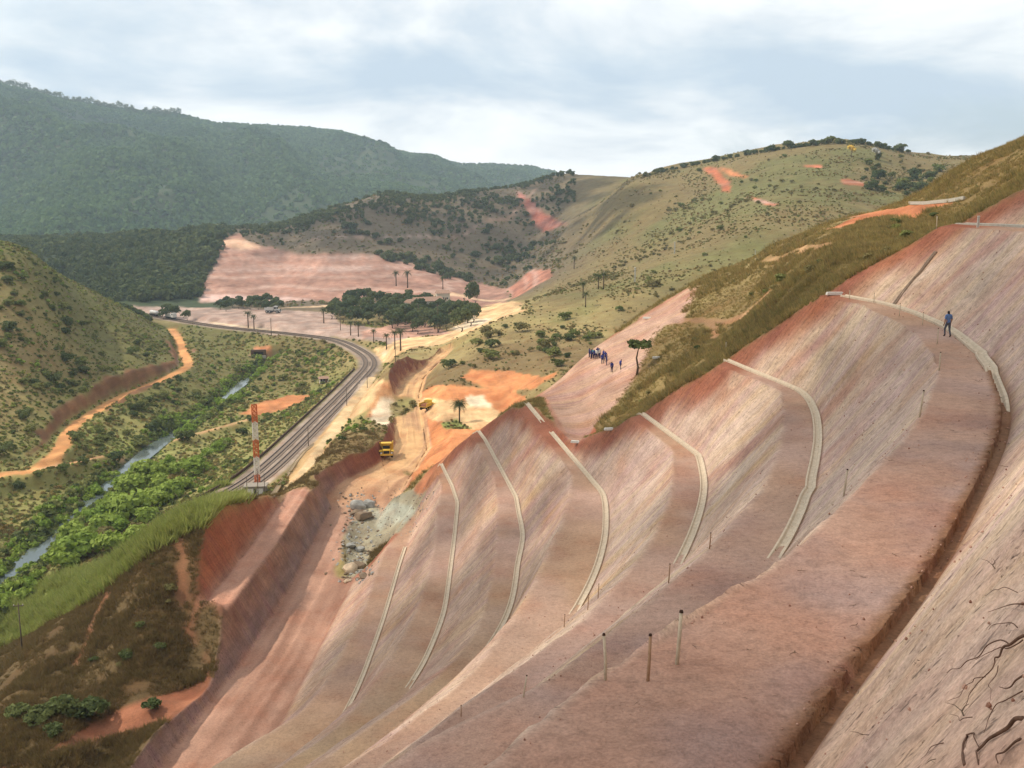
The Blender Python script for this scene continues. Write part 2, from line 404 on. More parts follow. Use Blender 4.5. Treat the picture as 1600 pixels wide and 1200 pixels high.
def soil_material():
    m, t, b = mat('soil')
    pos = N_(t, 'ShaderNodeNewGeometry').outputs['Position']
    col = attr(t, 'soil').outputs['Color']
    face = attr(t, 'face').outputs['Fac']
    suv = attr(t, 'suv').outputs['Vector']
    st = tex_noise(t, mapping(t, suv, (2.2, 0.16, 1)), 1.0, 6, 0.62)        # teeth marks and strata running down the slope
    st2 = tex_noise(t, mapping(t, suv, (0.55, 0.035, 1), loc=(4, 9, 0)), 1.0, 4, 0.55)
    fine = tex_noise(t, pos, 3.0, 8, 0.75)
    vor = N_(t, 'ShaderNodeTexVoronoi'); vor.inputs['Scale'].default_value = 9.0; t.links.new(pos, vor.inputs['Vector'])
    peb = ramp(t, vor.outputs['Distance'], [(0.10, 1.0), (0.22, 0.0)])
    sparse = ramp(t, tex_noise(t, pos, 1.1, 4, 0.7), [(0.50, 0.0), (0.62, 1.0)])
    pebm = mixc(t, 1.0, peb, sparse, 'MULTIPLY')
    blot = tex_noise(t, pos, 0.14, 5, 0.6)
    grit = tex_noise(t, pos, 14.0, 3, 0.6)
    c = mixc(t, 1.0, col, ramp(t, blot, [(0.32, (0.92, 0.80, 0.75)), (0.5, (1.0, 1.0, 1.0)), (0.68, (1.10, 1.14, 1.16))]), 'MULTIPLY')
    wide = tex_noise(t, mapping(t, pos, (.16, .12, .55)), 1.0, 7, 0.68)
    c = mixc(t, 1.0, c, ramp(t, wide, [(0.3, 0.80), (0.5, 1.0), (0.7, 1.18)]), 'MULTIPLY')
    c = mixc(t, 1.0, c, ramp(t, fine, [(0.28, 0.66), (0.5, 1.0), (0.75, 1.22)]), 'MULTIPLY')
    c = mixc(t, 0.9, c, ramp(t, grit, [(0.3, 0.78), (0.7, 1.18)]), 'MULTIPLY')
    pc = mixc(t, 1.0, c, ramp(t, vor.outputs['Color'], [(0.2, (.55, .52, .5)), (0.8, (1.45, 1.4, 1.32))]), 'MULTIPLY')
    c = mixc(t, pebm, c, pc)
    s = mixc(t, 1.0, c, ramp(t, st, [(0.32, (0.76, 0.73, 0.72)), (0.5, (1.0, 1.0, 1.0)), (0.68, (1.14, 1.14, 1.12))]), 'MULTIPLY')
    s = mixc(t, 1.0, s, ramp(t, st2, [(0.36, (0.95, 0.88, 0.96)), (0.5, (1.02, 1.0, 1.0)), (0.66, (1.06, 1.03, 0.92))]), 'MULTIPLY')
    pit = tex_noise(t, mapping(t, suv, (6.0, 1.7, 1)), 1.0, 3, 0.65)
    s = mixc(t, 1.0, s, ramp(t, pit, [(0.34, 0.38), (0.41, 1.0)]), 'MULTIPLY')
    c = mixc(t, face, c, s)
    t.links.new(c, b.inputs['Base Color'])
    h = mixc(t, face, fine, mixc(t, 0.5, st, pit))
    h = mixc(t, 0.25, h, grit)
    h = mixc(t, 0.5, h, pebm, 'ADD')
    bn = bump(t, b, h, 0.75, 0.22); mr_ = N_(t, 'ShaderNodeMapRange'); mr_.inputs['To Min'].default_value = .45; mr_.inputs['To Max'].default_value = .8; t.links.new(face, mr_.inputs['Value']); t.links.new(mr_.outputs[0], bn.inputs['Strength'])
    return m
M_SOIL = soil_material()
def simple(name, rgb, rough=0.8, scale=6.0, var=0.2, bs=0.2, bd=0.02, metal=0.0):
    m, t, b = mat(name)
    pos = N_(t, 'ShaderNodeTexCoord').outputs['Object']
    f = tex_noise(t, pos, scale, 5, 0.6)
    c = mixc(t, 1.0, tuple(float(q) for q in rgb), ramp(t, f, [(0.3, 1 - var), (0.7, 1 + var)]), 'MULTIPLY')
    t.links.new(c, b.inputs['Base Color']); b.inputs['Roughness'].default_value = rough; b.inputs['Metallic'].default_value = metal
    bump(t, b, f, bs, bd); return m

def mesh_np(name, V, F, m=None, smooth_=True):
    me = bpy.data.meshes.new(name)
    V = np.asarray(V, np.float32); F = np.asarray(F, np.int32)
    me.vertices.add(len(V)); me.vertices.foreach_set('co', V.ravel())
    k = F.shape[1]
    me.loops.add(F.size); me.loops.foreach_set('vertex_index', F.ravel())
    me.polygons.add(len(F)); me.polygons.foreach_set('loop_start', np.arange(len(F), dtype=np.int32) * k)
    if smooth_: me.polygons.foreach_set('use_smooth', np.ones(len(F), bool))
    me.update(calc_edges=True)
    if m: me.materials.append(m)
    return me
def link(name, me, parent=None, **tags):
    o = bpy.data.objects.new(name, me); COL.objects.link(o)
    if parent is not None: o.parent = parent
    for k, v in tags.items(): o[k] = v
    return o
def set_attr(me, name, arr, typ):
    a = me.attributes.new(name, typ, 'POINT')
    arr = np.asarray(arr, np.float32)
    if typ == 'FLOAT_COLOR':
        arr = np.concatenate([arr, np.ones((len(arr), 1), np.float32)], 1); a.data.foreach_set('color', arr.ravel())
    elif typ == 'FLOAT_VECTOR': a.data.foreach_set('vector', arr.ravel())
    else: a.data.foreach_set('value', arr.ravel())
def grid_faces(nr, nc):
    i = np.arange(nr - 1)[:, None] * nc + np.arange(nc - 1)[None, :]
    return np.stack([i, i + 1, i + nc + 1, i + nc], -1).reshape(-1, 4)

# ------------------------------------------------------------------ ground colours, by plan area
def inpoly(u, v, poly):
    r = np.zeros(u.shape, bool); n = len(poly)
    for i in range(n):
        x1, y1 = poly[i]; x2, y2 = poly[(i + 1) % n]
        c = ((y1 > v) != (y2 > v)) & (u < (x2 - x1) * (v - y1) / (y2 - y1 + 1e-9) + x1)
        r ^= c
    return r
A = 0.80
def K(*c):
    v = lin(c) * A
    return v + (v.mean() - v) * 0.05
GRASS_DRY, GRASS_BROWN, GRASS_GREEN, FOREST = K(168,148,94), K(134,112,72), K(142,148,76), K(70,82,52)
SAND, CREAM, ORANGE, REDSOIL, PINK, MAUVE, TRAIL = K(232,190,136), K(238,214,178), K(212,138,84), K(162,92,62), K(200,160,144), K(178,146,138), K(216,152,92)
ZONES = [   # (colour, y range, outline in survey pixels, bare ground 0..1)
 (K(104,84,52), (100, 260), [(-300,1300),(-300,900),(0,1020),(250,820),(320,800),(400,900),(420,1200)], 0.0),  # brown spur ground, some of its cloud shade put into the colour
 (GRASS_GREEN, (140, 330), [(-300,1000),(-300,880),(0,930),(160,885),(300,790),(400,700),(380,780),(250,850),(150,930),(0,1010)], 0.0),
 (K(178,150,134), (500, 830), [(205,478),(330,482),(420,484),(520,488),(530,505),(640,520),(640,545),(560,530),(430,520),(300,503),(215,492)], 1.0),
 (K(174,130,110), (640, 1300), [(312,472),(322,440),(345,400),(350,372),(372,365),(410,385),(470,398),(590,398),(650,415),(700,430),(735,440),(795,452),(790,490),(730,500),(700,470),(640,458),(560,470),(480,470)], 1.0),
 (K(206,170,156), (640, 1000), [(312,470),(318,458),(420,462),(500,468),(420,474)], 1.0),
 (K(222,176,140), (800, 1300), [(340,380),(360,372),(385,372),(410,388),(380,392)], 1.0),
 (K(180,120,96), (740, 1300), [(795,452),(830,425),(858,418),(862,432),(820,468),(800,475)], 1.0),
 (K(170,96,76), (900, 1700), [(806,298),(816,302),(850,335),(886,350),(850,364),(836,352)], 1.0),
 (SAND, (470, 800), [(590,548),(640,530),(690,520),(740,490),(760,478),(800,470),(820,480),(800,505),(740,520),(700,545),(690,575),(640,572),(600,562)], 1.0),
 (CREAM, (500, 800), [(600,552),(660,535),(690,540),(680,565),(640,568)], 1.0),
 (CREAM, (560, 800), [(705,512),(735,495),(775,500),(800,515),(750,522)], 1.0),
 (K(196,150,128), (560, 720), [(560,520),(640,500),(720,522),(690,530),(620,545),(590,545)], 0.8),
 (ORANGE, (300, 420), [(725,590),(740,576),(800,578),(850,590),(880,580),(860,605),(800,610),(760,604)], 1.0),
 (ORANGE, (225, 350), [(640,760),(645,700),(660,600),(700,602),(740,606),(800,606),(830,620),(800,660),(740,690),(700,720),(660,760)], 1.0),
 (SAND, (270, 345), [(655,622),(700,628),(760,628),(800,650),(795,662),(740,668),(720,664),(680,660),(655,650)], 1.0),
 (CREAM, (300, 345), [(735,620),(765,616),(772,634),(740,636)], 1.0),
 (GRASS_GREEN, (275, 300), [(690,664),(717,656),(742,668),(700,670)], 0.0),
 (SAND, (240, 420), [(440,770),(490,700),(545,640),(575,600),(598,590),(600,600),(580,640),(540,665),(500,700),(470,745),(450,772)], 0.9),
 (K(196,160,110), (240, 460), [(420,775),(440,770),(480,700),(540,620),(590,565),(600,575),(560,630),(500,720),(455,785)], 0.9),
 (ORANGE, (225, 260), [(500,770),(520,750),(550,735),(570,735),(580,745),(550,765)], 1.0),
 (K(208,150,98), (255, 420), [(598,595),(612,590),(612,620),(600,650),(575,655),(590,620)], 1.0),
 (CREAM*0.95, (280, 350), [(582,655),(596,622),(613,618),(613,675),(605,690),(595,672)], 1.0),  # slope left of the haul road, its sunlit brightness put into the colour
 (ORANGE, (420, 700), [(300,668),(360,650),(400,632),(450,622),(490,622),(470,632),(410,650),(340,680),(318,690)], 0.9),
 (K(190,120,76), (480, 640), [(388,552),(402,538),(425,538),(422,550),(402,555)], 0.8),
 (K(158,100,70), (60, 240), [(315,815),(450,780),(480,775),(345,965),(330,920),(310,960),(300,980),(325,1040),(350,1100),(0,1200),(-60,1230),(60,1180),(180,1110),(320,1060),(330,1030),(290,985),(315,925)], 1.0),
 (K(152,102,68), (120, 240), [(262,838),(285,836),(296,880),(300,930),(285,955),(275,920),(280,870)], 0.8),
 (K(150,102,68), (120, 260), [(165,920),(175,925),(150,980),(130,1040),(120,1040),(140,980)], 0.8),
 (K(158,148,122), (150, 260), [(545,790),(580,775),(640,768),(700,735),(692,765),(655,805),(620,840),(590,860),(570,905),(545,900)], 1.0),
 (K(174,172,152), (170, 240), [(590,800),(620,785),(660,790),(640,810),(600,830)], 1.0),
 (K(186,104,66), (600, 1200), [(1095,262),(1118,262),(1140,285),(1145,300),(1130,300),(1122,282)], 1.0),
 (K(214,130,80), (600, 1200), [(1118,260),(1140,265),(1172,280),(1150,276)], 1.0),
 (K(180,110,74), (500, 1200), [(1315,280),(1352,284),(1350,290),(1320,287)], 1.0),
 (K(196,110,70), (450, 1200), [(1165,306),(1200,312),(1225,318),(1215,320),(1180,313)], 1.0),
 (K(196,110,76), (500, 1200), [(1255,258),(1285,260),(1280,264),(1262,262)], 1.0),
 (K(190,116,72), (120, 260), [(1280,362),(1340,332),(1400,322),(1450,312),(1500,312),(1460,322),(1440,340),(1390,335),(1330,348)], 0.8),
 (K(190,124,84), (178, 240), [(700,700),(735,680),(770,648),(800,648),(845,600),(866,590),(870,606),(820,640),(780,668),(735,705),(700,735),(660,770),(650,765)], 1.0),
 (REDSOIL, (138, 200), [(852,604),(872,588),(900,620),(940,672),(920,706),(890,700)], 1.0),
 (K(178,126,100), (130, 200), [(845,606),(862,602),(912,553),(970,518),(1005,497),(1085,446),(1090,458),(1065,505),(1040,507),(1025,525),(1016,545),(998,580),(982,606),(962,632),(930,664),(912,694),(895,696),(870,650)], 1.0),
]
LINES = [  # narrow trails: colour, half width in metres, survey points (u, v, d)
 (K(184,140,98), 0.8, [P(u, v, d=d) for u, v, d in [(1195,398,178),(1215,405,170),(1250,412,160),(1275,420,150),(1305,432,135)]]),
 (K(184,140,98), 0.8, [P(u, v, d=d) for u, v, d in [(1010,500,187),(1060,505,172),(1105,510,165),(1150,496,156),(1200,492,145)]]),
 (K(184,140,98), 0.6, [P(u, v, d=d) for u, v, d in [(1105,510,165),(1115,525,158),(1118,540,150)]]),
 (K(184,140,98), 0.8, [P(u, v, d=d) for u, v, d in [(1210,392,186),(1260,368,184),(1310,342,180),(1345,332,170)]]),
 (K(150,116,92), 1.8, [P(u, v, d=d) for u, v, d in [(470,352,1010),(540,365,1020),(620,374,1040),(720,382,1080),(800,376,1180),(840,362,1300)]]),
 (K(226,190,150), 5.0, [P(u, v, h=h) for u, v, h in [(430,473,70),(560,472,70),(640,462,68),(720,452,66),(790,455,64)]]),
]
def gblur(c, shp, n):
    a = c.reshape(shp + (3,))
    for _ in range(n):
        for ax in (0, 1):
            p = np.concatenate([np.take(a, [0], ax), a, np.take(a, [-1], ax)], ax)
            m = p.shape[ax]
            a = 0.25 * np.take(p, range(0, m - 2), ax) + 0.5 * np.take(p, range(1, m - 1), ax) + 0.25 * np.take(p, range(2, m), ax)
    return a.reshape(-1, 3)
def paint(x, y, z, isnat=None):
    u, v = proj(x, y, z)
    q_ = (1 - .55 * smooth(450, 800, y)) * 1.25
    ju = fbm(x / 34, y / 60, 3.3, 7, 0.72) * 20 * q_; jv = fbm(x / 34, y / 60, 8.8, 7, 0.72) * 10 * q_
    u = u + ju; v = v + jv
    dry = smooth(-0.35, 0.4, fbm(x / 30, y / 45, 0.4, 4))[:, None]
    wet = smooth(0.05, 0.5, fbm(x / 22, y / 40, 6.4, 4))[:, None]
    c = GRASS_BROWN * (1 - dry) + GRASS_DRY * dry
    valley = (smooth(-68, -80, z) * smooth(520, 440, y))[:, None] * smooth(0.2, -0.4, (x + 60) / 40)[:, None]
    c = c + (GRASS_GREEN - c) * np.clip(0.35 * wet + 0.5 * valley, 0, 1)
    hill = smooth(-40, -180, x)[:, None] * smooth(380, 480, y)[:, None] * smooth(680, 640, y)[:, None]
    c = c + (K(112,110,56) - c) * hill * 0.85
    rh = (smooth(380, 520, y) * smooth(-.02, .06, x / y))[:, None]
    gp = smooth(-.1, .35, fbm(x / 55, y / 80, 21.4, 4))[:, None]
    c = c + (K(126,110,68) * (1 - gp) + K(108,108,60) * gp - c) * rh * .85
    mid = (smooth(640, 760, y) * smooth(0.12, 0.02, x / y))[:, None]
    c = c + (K(112,98,76) - c) * mid
    wood = (smooth(650, 720, y) * smooth(-0.27, -0.29, x / y))[:, None]
    c = c + (FOREST - c) * wood
    upper = smooth(200, 130, y)[:, None] * smooth(5, 20, x)[:, None]
    c = c + (K(128,104,58) - c) * upper * 0.7
    bare = np.zeros(len(x))
    for colr, (d0, d1), poly, br in ZONES:
        m = inpoly(u, v, poly) & (y > d0) & (y < d1)
        c[m] = colr; bare[m] = br
    for line, w, colr in ((TRACK, 2.6, TRAIL), (TRACK2, 1.4, K(206,160,112)), (PATH, 2.2, K(214,184,138)), (FARROAD, 2.0, K(224,196,158))):
        d, _ = seg_dist(x, y, line)
        m = d + 0.5 * fbm(x / 2.5, y / 2.5, 1.1, 2) < w
        c[m] = colr; bare[m] = 1
    d, _ = seg_dist(x, y, RAIL)
    m = d < 5.4 + 0.5 * fbm(x / 4, y / 4, 1.1, 2); c[m] = K(166,146,128); bare[m] = 1
    d, _ = seg_dist(x, y, RIVER)
    m = d < 4.6; c[m] = K(96,92,66); bare[m] = 1
    # fresh bank above the valley track
    d, _ = seg_dist(x, y, TRACK)
    m = (d > 2.6) & (d < 7.5 + 2.5 * fbm(x / 9, y / 9, 2.1, 2)) & (z > -79.2) & (x < -100) & (y < 560)
    c[m] = K(132,92,60); bare[m] = 1
    for colr, w, pts in LINES:
        q = np.array(pts)
        d, _ = seg_dist(x, y, q[:, :2]); m = d + 0.4 * fbm(x / 2, y / 2, 4.1, 2) * w < w
        c[m] = colr; bare[m] = 1
    # patchiness of disturbed ground
    nb = bare > .5
    pt = fbm(x[nb] / 16, y[nb] / 24, 5.5, 6, .68); pt2 = fbm(x[nb] / 4, y[nb] / 9, 9.5, 5, .68)
    c[nb] = c[nb] * np.clip(1 + .75 * pt + .6 * pt2, .55, 1.5)[:, None] + np.maximum(pt2, 0)[:, None] * np.array([.05, .035, .02])
    # faint level lines of the far cut
    fc = (bare > .5) & (y > 770) & (y < 1150) & (x < 20)
    ln = np.abs(((z[fc] + 1.6 * fbm(x[fc] / 60, y[fc] / 60, 4.4, 3)) / 6.5) % 1 - .5)
    c[fc] += (K(216,184,166) - c[fc]) * (smooth(.12, .03, ln) * .55)[:, None]
    # streaks left by the graders on the far bare ground
    fb = (bare > .5) & (y > 480)
    sk = fbm(x[fb] / 110, z[fb] / 1.6, 2.7, 5, .6)
    c[fb] = c[fb] * (1 + .30 * sk)[:, None]
    c[fb] += (K(214,186,172) - c[fb]) * (smooth(.25, .5, fbm(x[fb] / 140, z[fb] / 2.4, 6.1, 4)) * .6)[:, None]
    return c, bare

# ------------------------------------------------------------------ the excavated hillside, one structured sheet
ys = [2.0]
while ys[-1] < 478: ys.append(ys[-1] + max(0.10, ys[-1] * 0.0040))
ys = np.array(ys)
cols = []                                                     # list of x arrays per column
def strip(a, b, n, last=False):
    for i in range(n + (1 if last else 0)):
        t = i / n; cols.append(a + (b - a) * t)
xb = C_(XB, ys); toe = C_(TOE, ys)
strip(xb - 18, xb - 7.6, 14); strip(xb - 7.6, xb - 3.1, 10); strip(xb - 3.1, xb, 14); strip(xb, toe, 26)
prev = toe
for k in range(7, -1, -1):
    lp, dr = C_(CL[k], ys), C_(CD[k], ys)
    strip(prev, lp, 20)
    if k == 1:
        w = WTR(ys)
        jag = (0.07 * vnoise(ys * 2.6, 0 * ys, 1.0) + .02 * vnoise(ys * 7.0, 0 * ys, 2.0)) * (ys < 58); w2 = w + jag
        strip(lp, dr - w2 - 0.03, 26); strip(dr - w2 - 0.03, dr - w2 + 0.05, 3); strip(dr - w2 + 0.05, dr - 0.06, 6); strip(dr - 0.06, dr, 1)
    else: strip(lp, dr, 12)
    prev = dr
strip(prev, prev + 5.5, 14); strip(prev + 5.5, prev + 16, 14, True)
X = np.stack(cols, 1); Y = np.repeat(ys[:, None], X.shape[1], 1)
x = X.ravel(); y = Y.ravel()
zn = nat(x, y); zc_ = cut(x, y); z = np.minimum(zn, zc_)
depth = zn - zc_                                              # how deep below the old surface
# slope of the sheet -> face mask
Z = z.reshape(X.shape)
dzx = np.gradient(Z, axis=1) / np.maximum(np.gradient(X, axis=1), 1e-3)
face = smooth(0.35, 0.8, np.abs(dzx)).ravel()
iscut = depth > 0
face = np.where(iscut, face, 0)
face0 = face.copy()
toe_f = np.repeat(toe[:, None], X.shape[1], 1).ravel(); xb_f = np.repeat(xb[:, None], X.shape[1], 1).ravel()
onroad = (x <= toe_f + 1.0)
# relief
sc = np.clip(y / 40, 0.4, 2.5)
tooth = fbm((y + 0.35 * x + 0.28 * z) / 0.9, z / 3.2, 0.7, 4, .6)
bk = ((x < xb_f) & (y < 420)) * 1.0
rough = bk * face * .5 * fbm(x / 2.0, y / 3.0, z / 2.5, 4) + face * (0.16 * fbm(x / 2.2, y / 1.1, z / 3.0, 4) + 0.30 * fbm(x / 9, y / 5, z / 12, 3) + 0.13 * tooth - 0.16 * np.maximum(-tooth - .18, 0)) + (1 - face) * (0.07 * fbm(x / 1.2, y / 1.2, 0, 5, .6) + 0.14 * fbm(x / 5, y / 5, 2, 3))
ruts = (1 - face) * onroad * iscut * 0.24 * vnoise((x - xb_f) / 0.75, y / 26, 1.0)
trench = (np.abs(x - (np.repeat(C_(CD[1], ys)[:, None], X.shape[1], 1).ravel() - 0.3)) < 0.45) & (y < 58)
gut = np.zeros(len(x))
for k in range(8):
    gut = np.maximum(gut, smooth(1.1, .6, np.abs(x - (np.repeat(C_(CD[k], ys)[:, None], X.shape[1], 1).ravel() - .42))))
rough = rough * (1 - .85 * gut * (y < 206))
z2 = z + rough * (1 - 0.6 * trench) + ruts
c, bare = paint(x, y, z)
# colours of the cut: red topsoil near the old surface, pink and mauve clay deeper
strat = fbm(y / 16 + z / 14, (x + y * 0.3) / 60, z / 40, 4)
pinkc = K(214,186,162) * (1 - smooth(-0.1, 0.5, strat))[:, None] + K(204,172,154) * smooth(-0.1, 0.5, strat)[:, None]
st2 = fbm(y / 5 + z / 4, x / 50, z / 20 + 7, 3)
pinkc = pinkc + (K(206,172,124) - pinkc) * (smooth(0.22, 0.5, st2) * 0.6 * smooth(15, 60, y))[:, None]
pinkc = pinkc + (K(190,140,120) - pinkc) * (smooth(0.2, 0.45, -st2) * 0.7)[:, None]
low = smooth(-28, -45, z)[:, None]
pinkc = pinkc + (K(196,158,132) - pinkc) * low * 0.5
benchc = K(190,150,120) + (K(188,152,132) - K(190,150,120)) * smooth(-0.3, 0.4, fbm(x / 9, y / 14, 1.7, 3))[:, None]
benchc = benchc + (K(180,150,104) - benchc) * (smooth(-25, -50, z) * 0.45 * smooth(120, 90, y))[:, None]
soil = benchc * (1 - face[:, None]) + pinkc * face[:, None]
nearb = smooth(75, 30, y)[:, None] * (1 - face[:, None])
soil = soil + ((K(192,152,130) + (K(176,146,136) - K(192,152,130)) * smooth(-.2, .4, fbm(x / 4, y / 5, 12.7, 4))[:, None]) - soil) * nearb * .85
redm = (smooth(4.2, 1.2, depth + 1.6 * fbm(x / 5, y / 5, z / 5, 3)) * smooth(60, 75, y))[:, None]
soil = soil + (K(158,92,64) - soil) * redm * 0.92
# haul road and its banks
roadc = K(184,140,116) * np.ones((len(x), 1))
ry = smooth(205, 262, y)[:, None]
roadc = roadc + (K(228,180,124) - roadc) * ry
roadc = roadc + (K(150,106,84) - roadc) * (smooth(0.0, 0.4, fbm((x - xb_f) / 0.9, y / 34, 3.0, 4)) * 0.55)[:, None]
bankc = K(150,112,90) + (K(144,118,108) - K(150,112,90)) * smooth(-62, -66, z)[:, None]
bankc = bankc * (1 + .5 * fbm(x / 1.5, y / 4, z / 1.5, 4))[:, None]
bankc = bankc + (K(140,84,62) - bankc) * smooth(225, 255, y)[:, None]
mr = onroad & (x >= xb_f)
soil[mr] = roadc[mr]
ml = x < xb_f
lb = ml & (face < 0.5)
soil[ml] = bankc[ml]; soil[lb] = K(196,146,120)
redface = ml & (x < xb_f - 7.6) & (y < 225); soil[redface] = K(166,98,62)
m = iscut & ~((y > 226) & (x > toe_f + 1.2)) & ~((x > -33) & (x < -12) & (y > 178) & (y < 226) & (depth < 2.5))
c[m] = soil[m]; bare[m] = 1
c[trench] = K(150,110,80)
V = np.stack([x, y, z2], 1)
me = mesh_np('excavated_slope', V, grid_faces(*X.shape), M_SOIL)
up_, vp_ = proj(x, y, z); spur = inpoly(up_, vp_, ZONES[-1][2]) & (y > 130) & (y < 200)
c[spur & ~m] = (pinkc[spur & ~m] * .5 + K(176,126,98) * .5)
facev = np.clip(np.where(spur, 1, face), 0, 1); c = gblur(c, X.shape, 1); set_attr(me, 'soil', c, 'FLOAT_COLOR'); set_attr(me, 'face', facev, 'FLOAT')
set_attr(me, 'suv', np.stack([y + 0.35 * x + 0.28 * z, -z * 1.25, 0 * x], 1), 'FLOAT_VECTOR')
link('benched_hillside', me, kind='structure')
ZLO = C_(XB, ys) - 18; ZHI = X[:, -1]
def in_sheet(x, y, mrg=0.0):
    lo = np.interp(y, ys, ZLO) + mrg; hi = np.interp(y, ys, ZHI) - mrg
    return (x > lo) & (x < hi) & (y > 2 + mrg) & (y < ys[-1] - mrg)

# ------------------------------------------------------------------ the natural ground, one sheet out to the mountain
uu = np.concatenate([np.linspace(-2000, -1050, 50, endpoint=False), np.linspace(-1050, 1050, 900), np.linspace(1053, 2000, 50)])
yy = [3.0]
while yy[-1] < 3000: yy.append(yy[-1] * (1.03 if yy[-1] < 90 else (1.0035 if yy[-1] < 700 else 1.0055)))
yy = np.array(yy)
Xg = uu[None, :] / 1600 * yy[:, None]; Yg = np.repeat(yy[:, None], len(uu), 1)
x = Xg.ravel(); y = Yg.ravel()
z = ground(x, y)
c, bare = paint(x, y, z)
deep = in_sheet(x, y, 1.5)
zz = z - 0.6 * deep
V = np.stack([x, y, zz], 1)
F = grid_faces(len(yy), len(uu))
kill = in_sheet(x, y, 6.0)
F = F[~kill[F].all(1)]
c = gblur(c, Xg.shape, 1); me = mesh_np('valley_ground', V, F, M_SOIL)
set_attr(me, 'soil', c, 'FLOAT_COLOR'); set_attr(me, 'face', np.zeros(len(x)), 'FLOAT'); set_attr(me, 'suv', V, 'FLOAT_VECTOR')
link('valley_terrain', me, kind='structure')
print('tris', len(F) * 2, X.size * 2)

# base plain to the horizon, below everything
me = mesh_np('plain', [(-5100,-380,-96),(5100,-380,-96),(5100,5500,-96),(-5100,5500,-96)], [(0,1,2,3)], simple('plain_soil', K(120,110,70)))
link('ground', me, kind='structure')

# ------------------------------------------------------------------ far mountain
RID = np.array([(-1200,60,3300),(-800,70,3300),(-400,90,3300),(-100,112,3300),(0,134,3350),(100,157,3400),(200,173,3400),(280,180,3450),(340,194,3500),(400,197,3600),(480,201,3700),(540,213,3750),(600,231,3800),(660,247,3900),(720,257,4000),(780,258,4100),(830,261,4200),(870,271,4200),(920,294,4300),(1000,318,4300),(1200,335,4400),(1700,335,4500)], float)
mu = np.linspace(-1100, 1500, 420)
rv = np.interp(mu, RID[:, 0], RID[:, 1]); rd = np.interp(mu, RID[:, 0], RID[:, 2])
ridge = np.array([P(a, b, d=d_) for a, b, d_ in zip(mu, rv, rd)])
base_d = np.interp(mu, [-1100, 0, 400, 900, 1500], [1500, 1500, 1750, 2300, 2600])
tt = np.concatenate([np.linspace(0, 1, 150), np.linspace(1.01, 1.5, 20)])
MX = np.zeros((len(tt), len(mu))); MY = MX.copy(); MZ = MX.copy()
for j, t in enumerate(tt):
    yv = base_d + (ridge[:, 1] - base_d) * t
    MY[j] = yv; MX[j] = ridge[:, 0] / ridge[:, 1] * yv
    prof = t ** 1.25 if t <= 1 else 1 - (t - 1) * 1.2
    MZ[j] = -90 + (ridge[:, 2] + 90) * prof
env = np.where(tt <= 1, 4 * tt * (1 - tt), 0)[:, None]
rel = 1 - np.abs(fbm(MX / 520 + MY / 1500, MY / 1400, 4.5, 3)) * 2.6
MZ += env * 165 * (rel - 0.4) + env * 20 * fbm(MX / 130, MY / 160, 2.0, 3)
def mountain_material():
    m, t, b = mat('forest_floor')
    pos = N_(t, 'ShaderNodeNewGeometry').outputs['Position']
    n = tex_noise(t, pos, 0.012, 6, 0.6)
    t.links.new(ramp(t, n, [(0.35, tuple(K(60,74,44))), (0.6, tuple(K(76,88,52))), (0.75, tuple(K(96,94,58)))]), b.inputs['Base Color'])
    bump(t, b, tex_noise(t, pos, 0.09, 4, 0.7), 0.8, 6.0); return m
me = mesh_np('mountain', np.stack([MX.ravel(), MY.ravel(), MZ.ravel()], 1), grid_faces(*MX.shape), mountain_material())
link('mountain', me, kind='structure')
# ------------------------------------------------------------------ placing helpers
_HY = np.exp(np.linspace(math.log(4), math.log(2800), 1100))
def hit(u, v, dmin=0.0, dmax=2800):
    """first place the sight line through survey pixel (u, v) meets the ground beyond dmin"""
    r = ray(u, v); hy = _HY[(_HY > dmin) & (_HY < dmax)]
    for k in range(2):
        t = hy / r[1]
        b = r[2] * t < ground(r[0] * t, hy)
        if not b.any(): return None
        i = int(np.argmax(b))
        if k == 0: hy = np.linspace(hy[max(i-1, 0)], hy[i], 24)
    return Vector((r[0] * t[i], hy[i], float(ground(r[0] * t[i:i+1], hy[i:i+1])[0])))
def hits(uv, dmin=0, dmax=2800):
    out = []
    for u, v in uv:
        p = hit(u, v, dmin, dmax)
        if p is not None: out.append(p)
    return out
def tag(o, label=None, cat=None, group=None, kind=None):
    if label: o['label'] = label
    if cat: o['category'] = cat
    if group: o['group'] = group
    if kind: o['kind'] = kind
    return o
def empty(name, loc, rz=0.0, scale=1.0):
    o = bpy.data.objects.new(name, None); COL.objects.link(o)
    o.location = loc; o.rotation_euler = (0, 0, rz); o.scale = (scale,) * 3
    return o
def copy_tree(o, parent=None):
    c = o.copy(); COL.objects.link(c)
    if parent is not None: c.parent = parent
    for ch in o.children: copy_tree(ch, c)
    return c
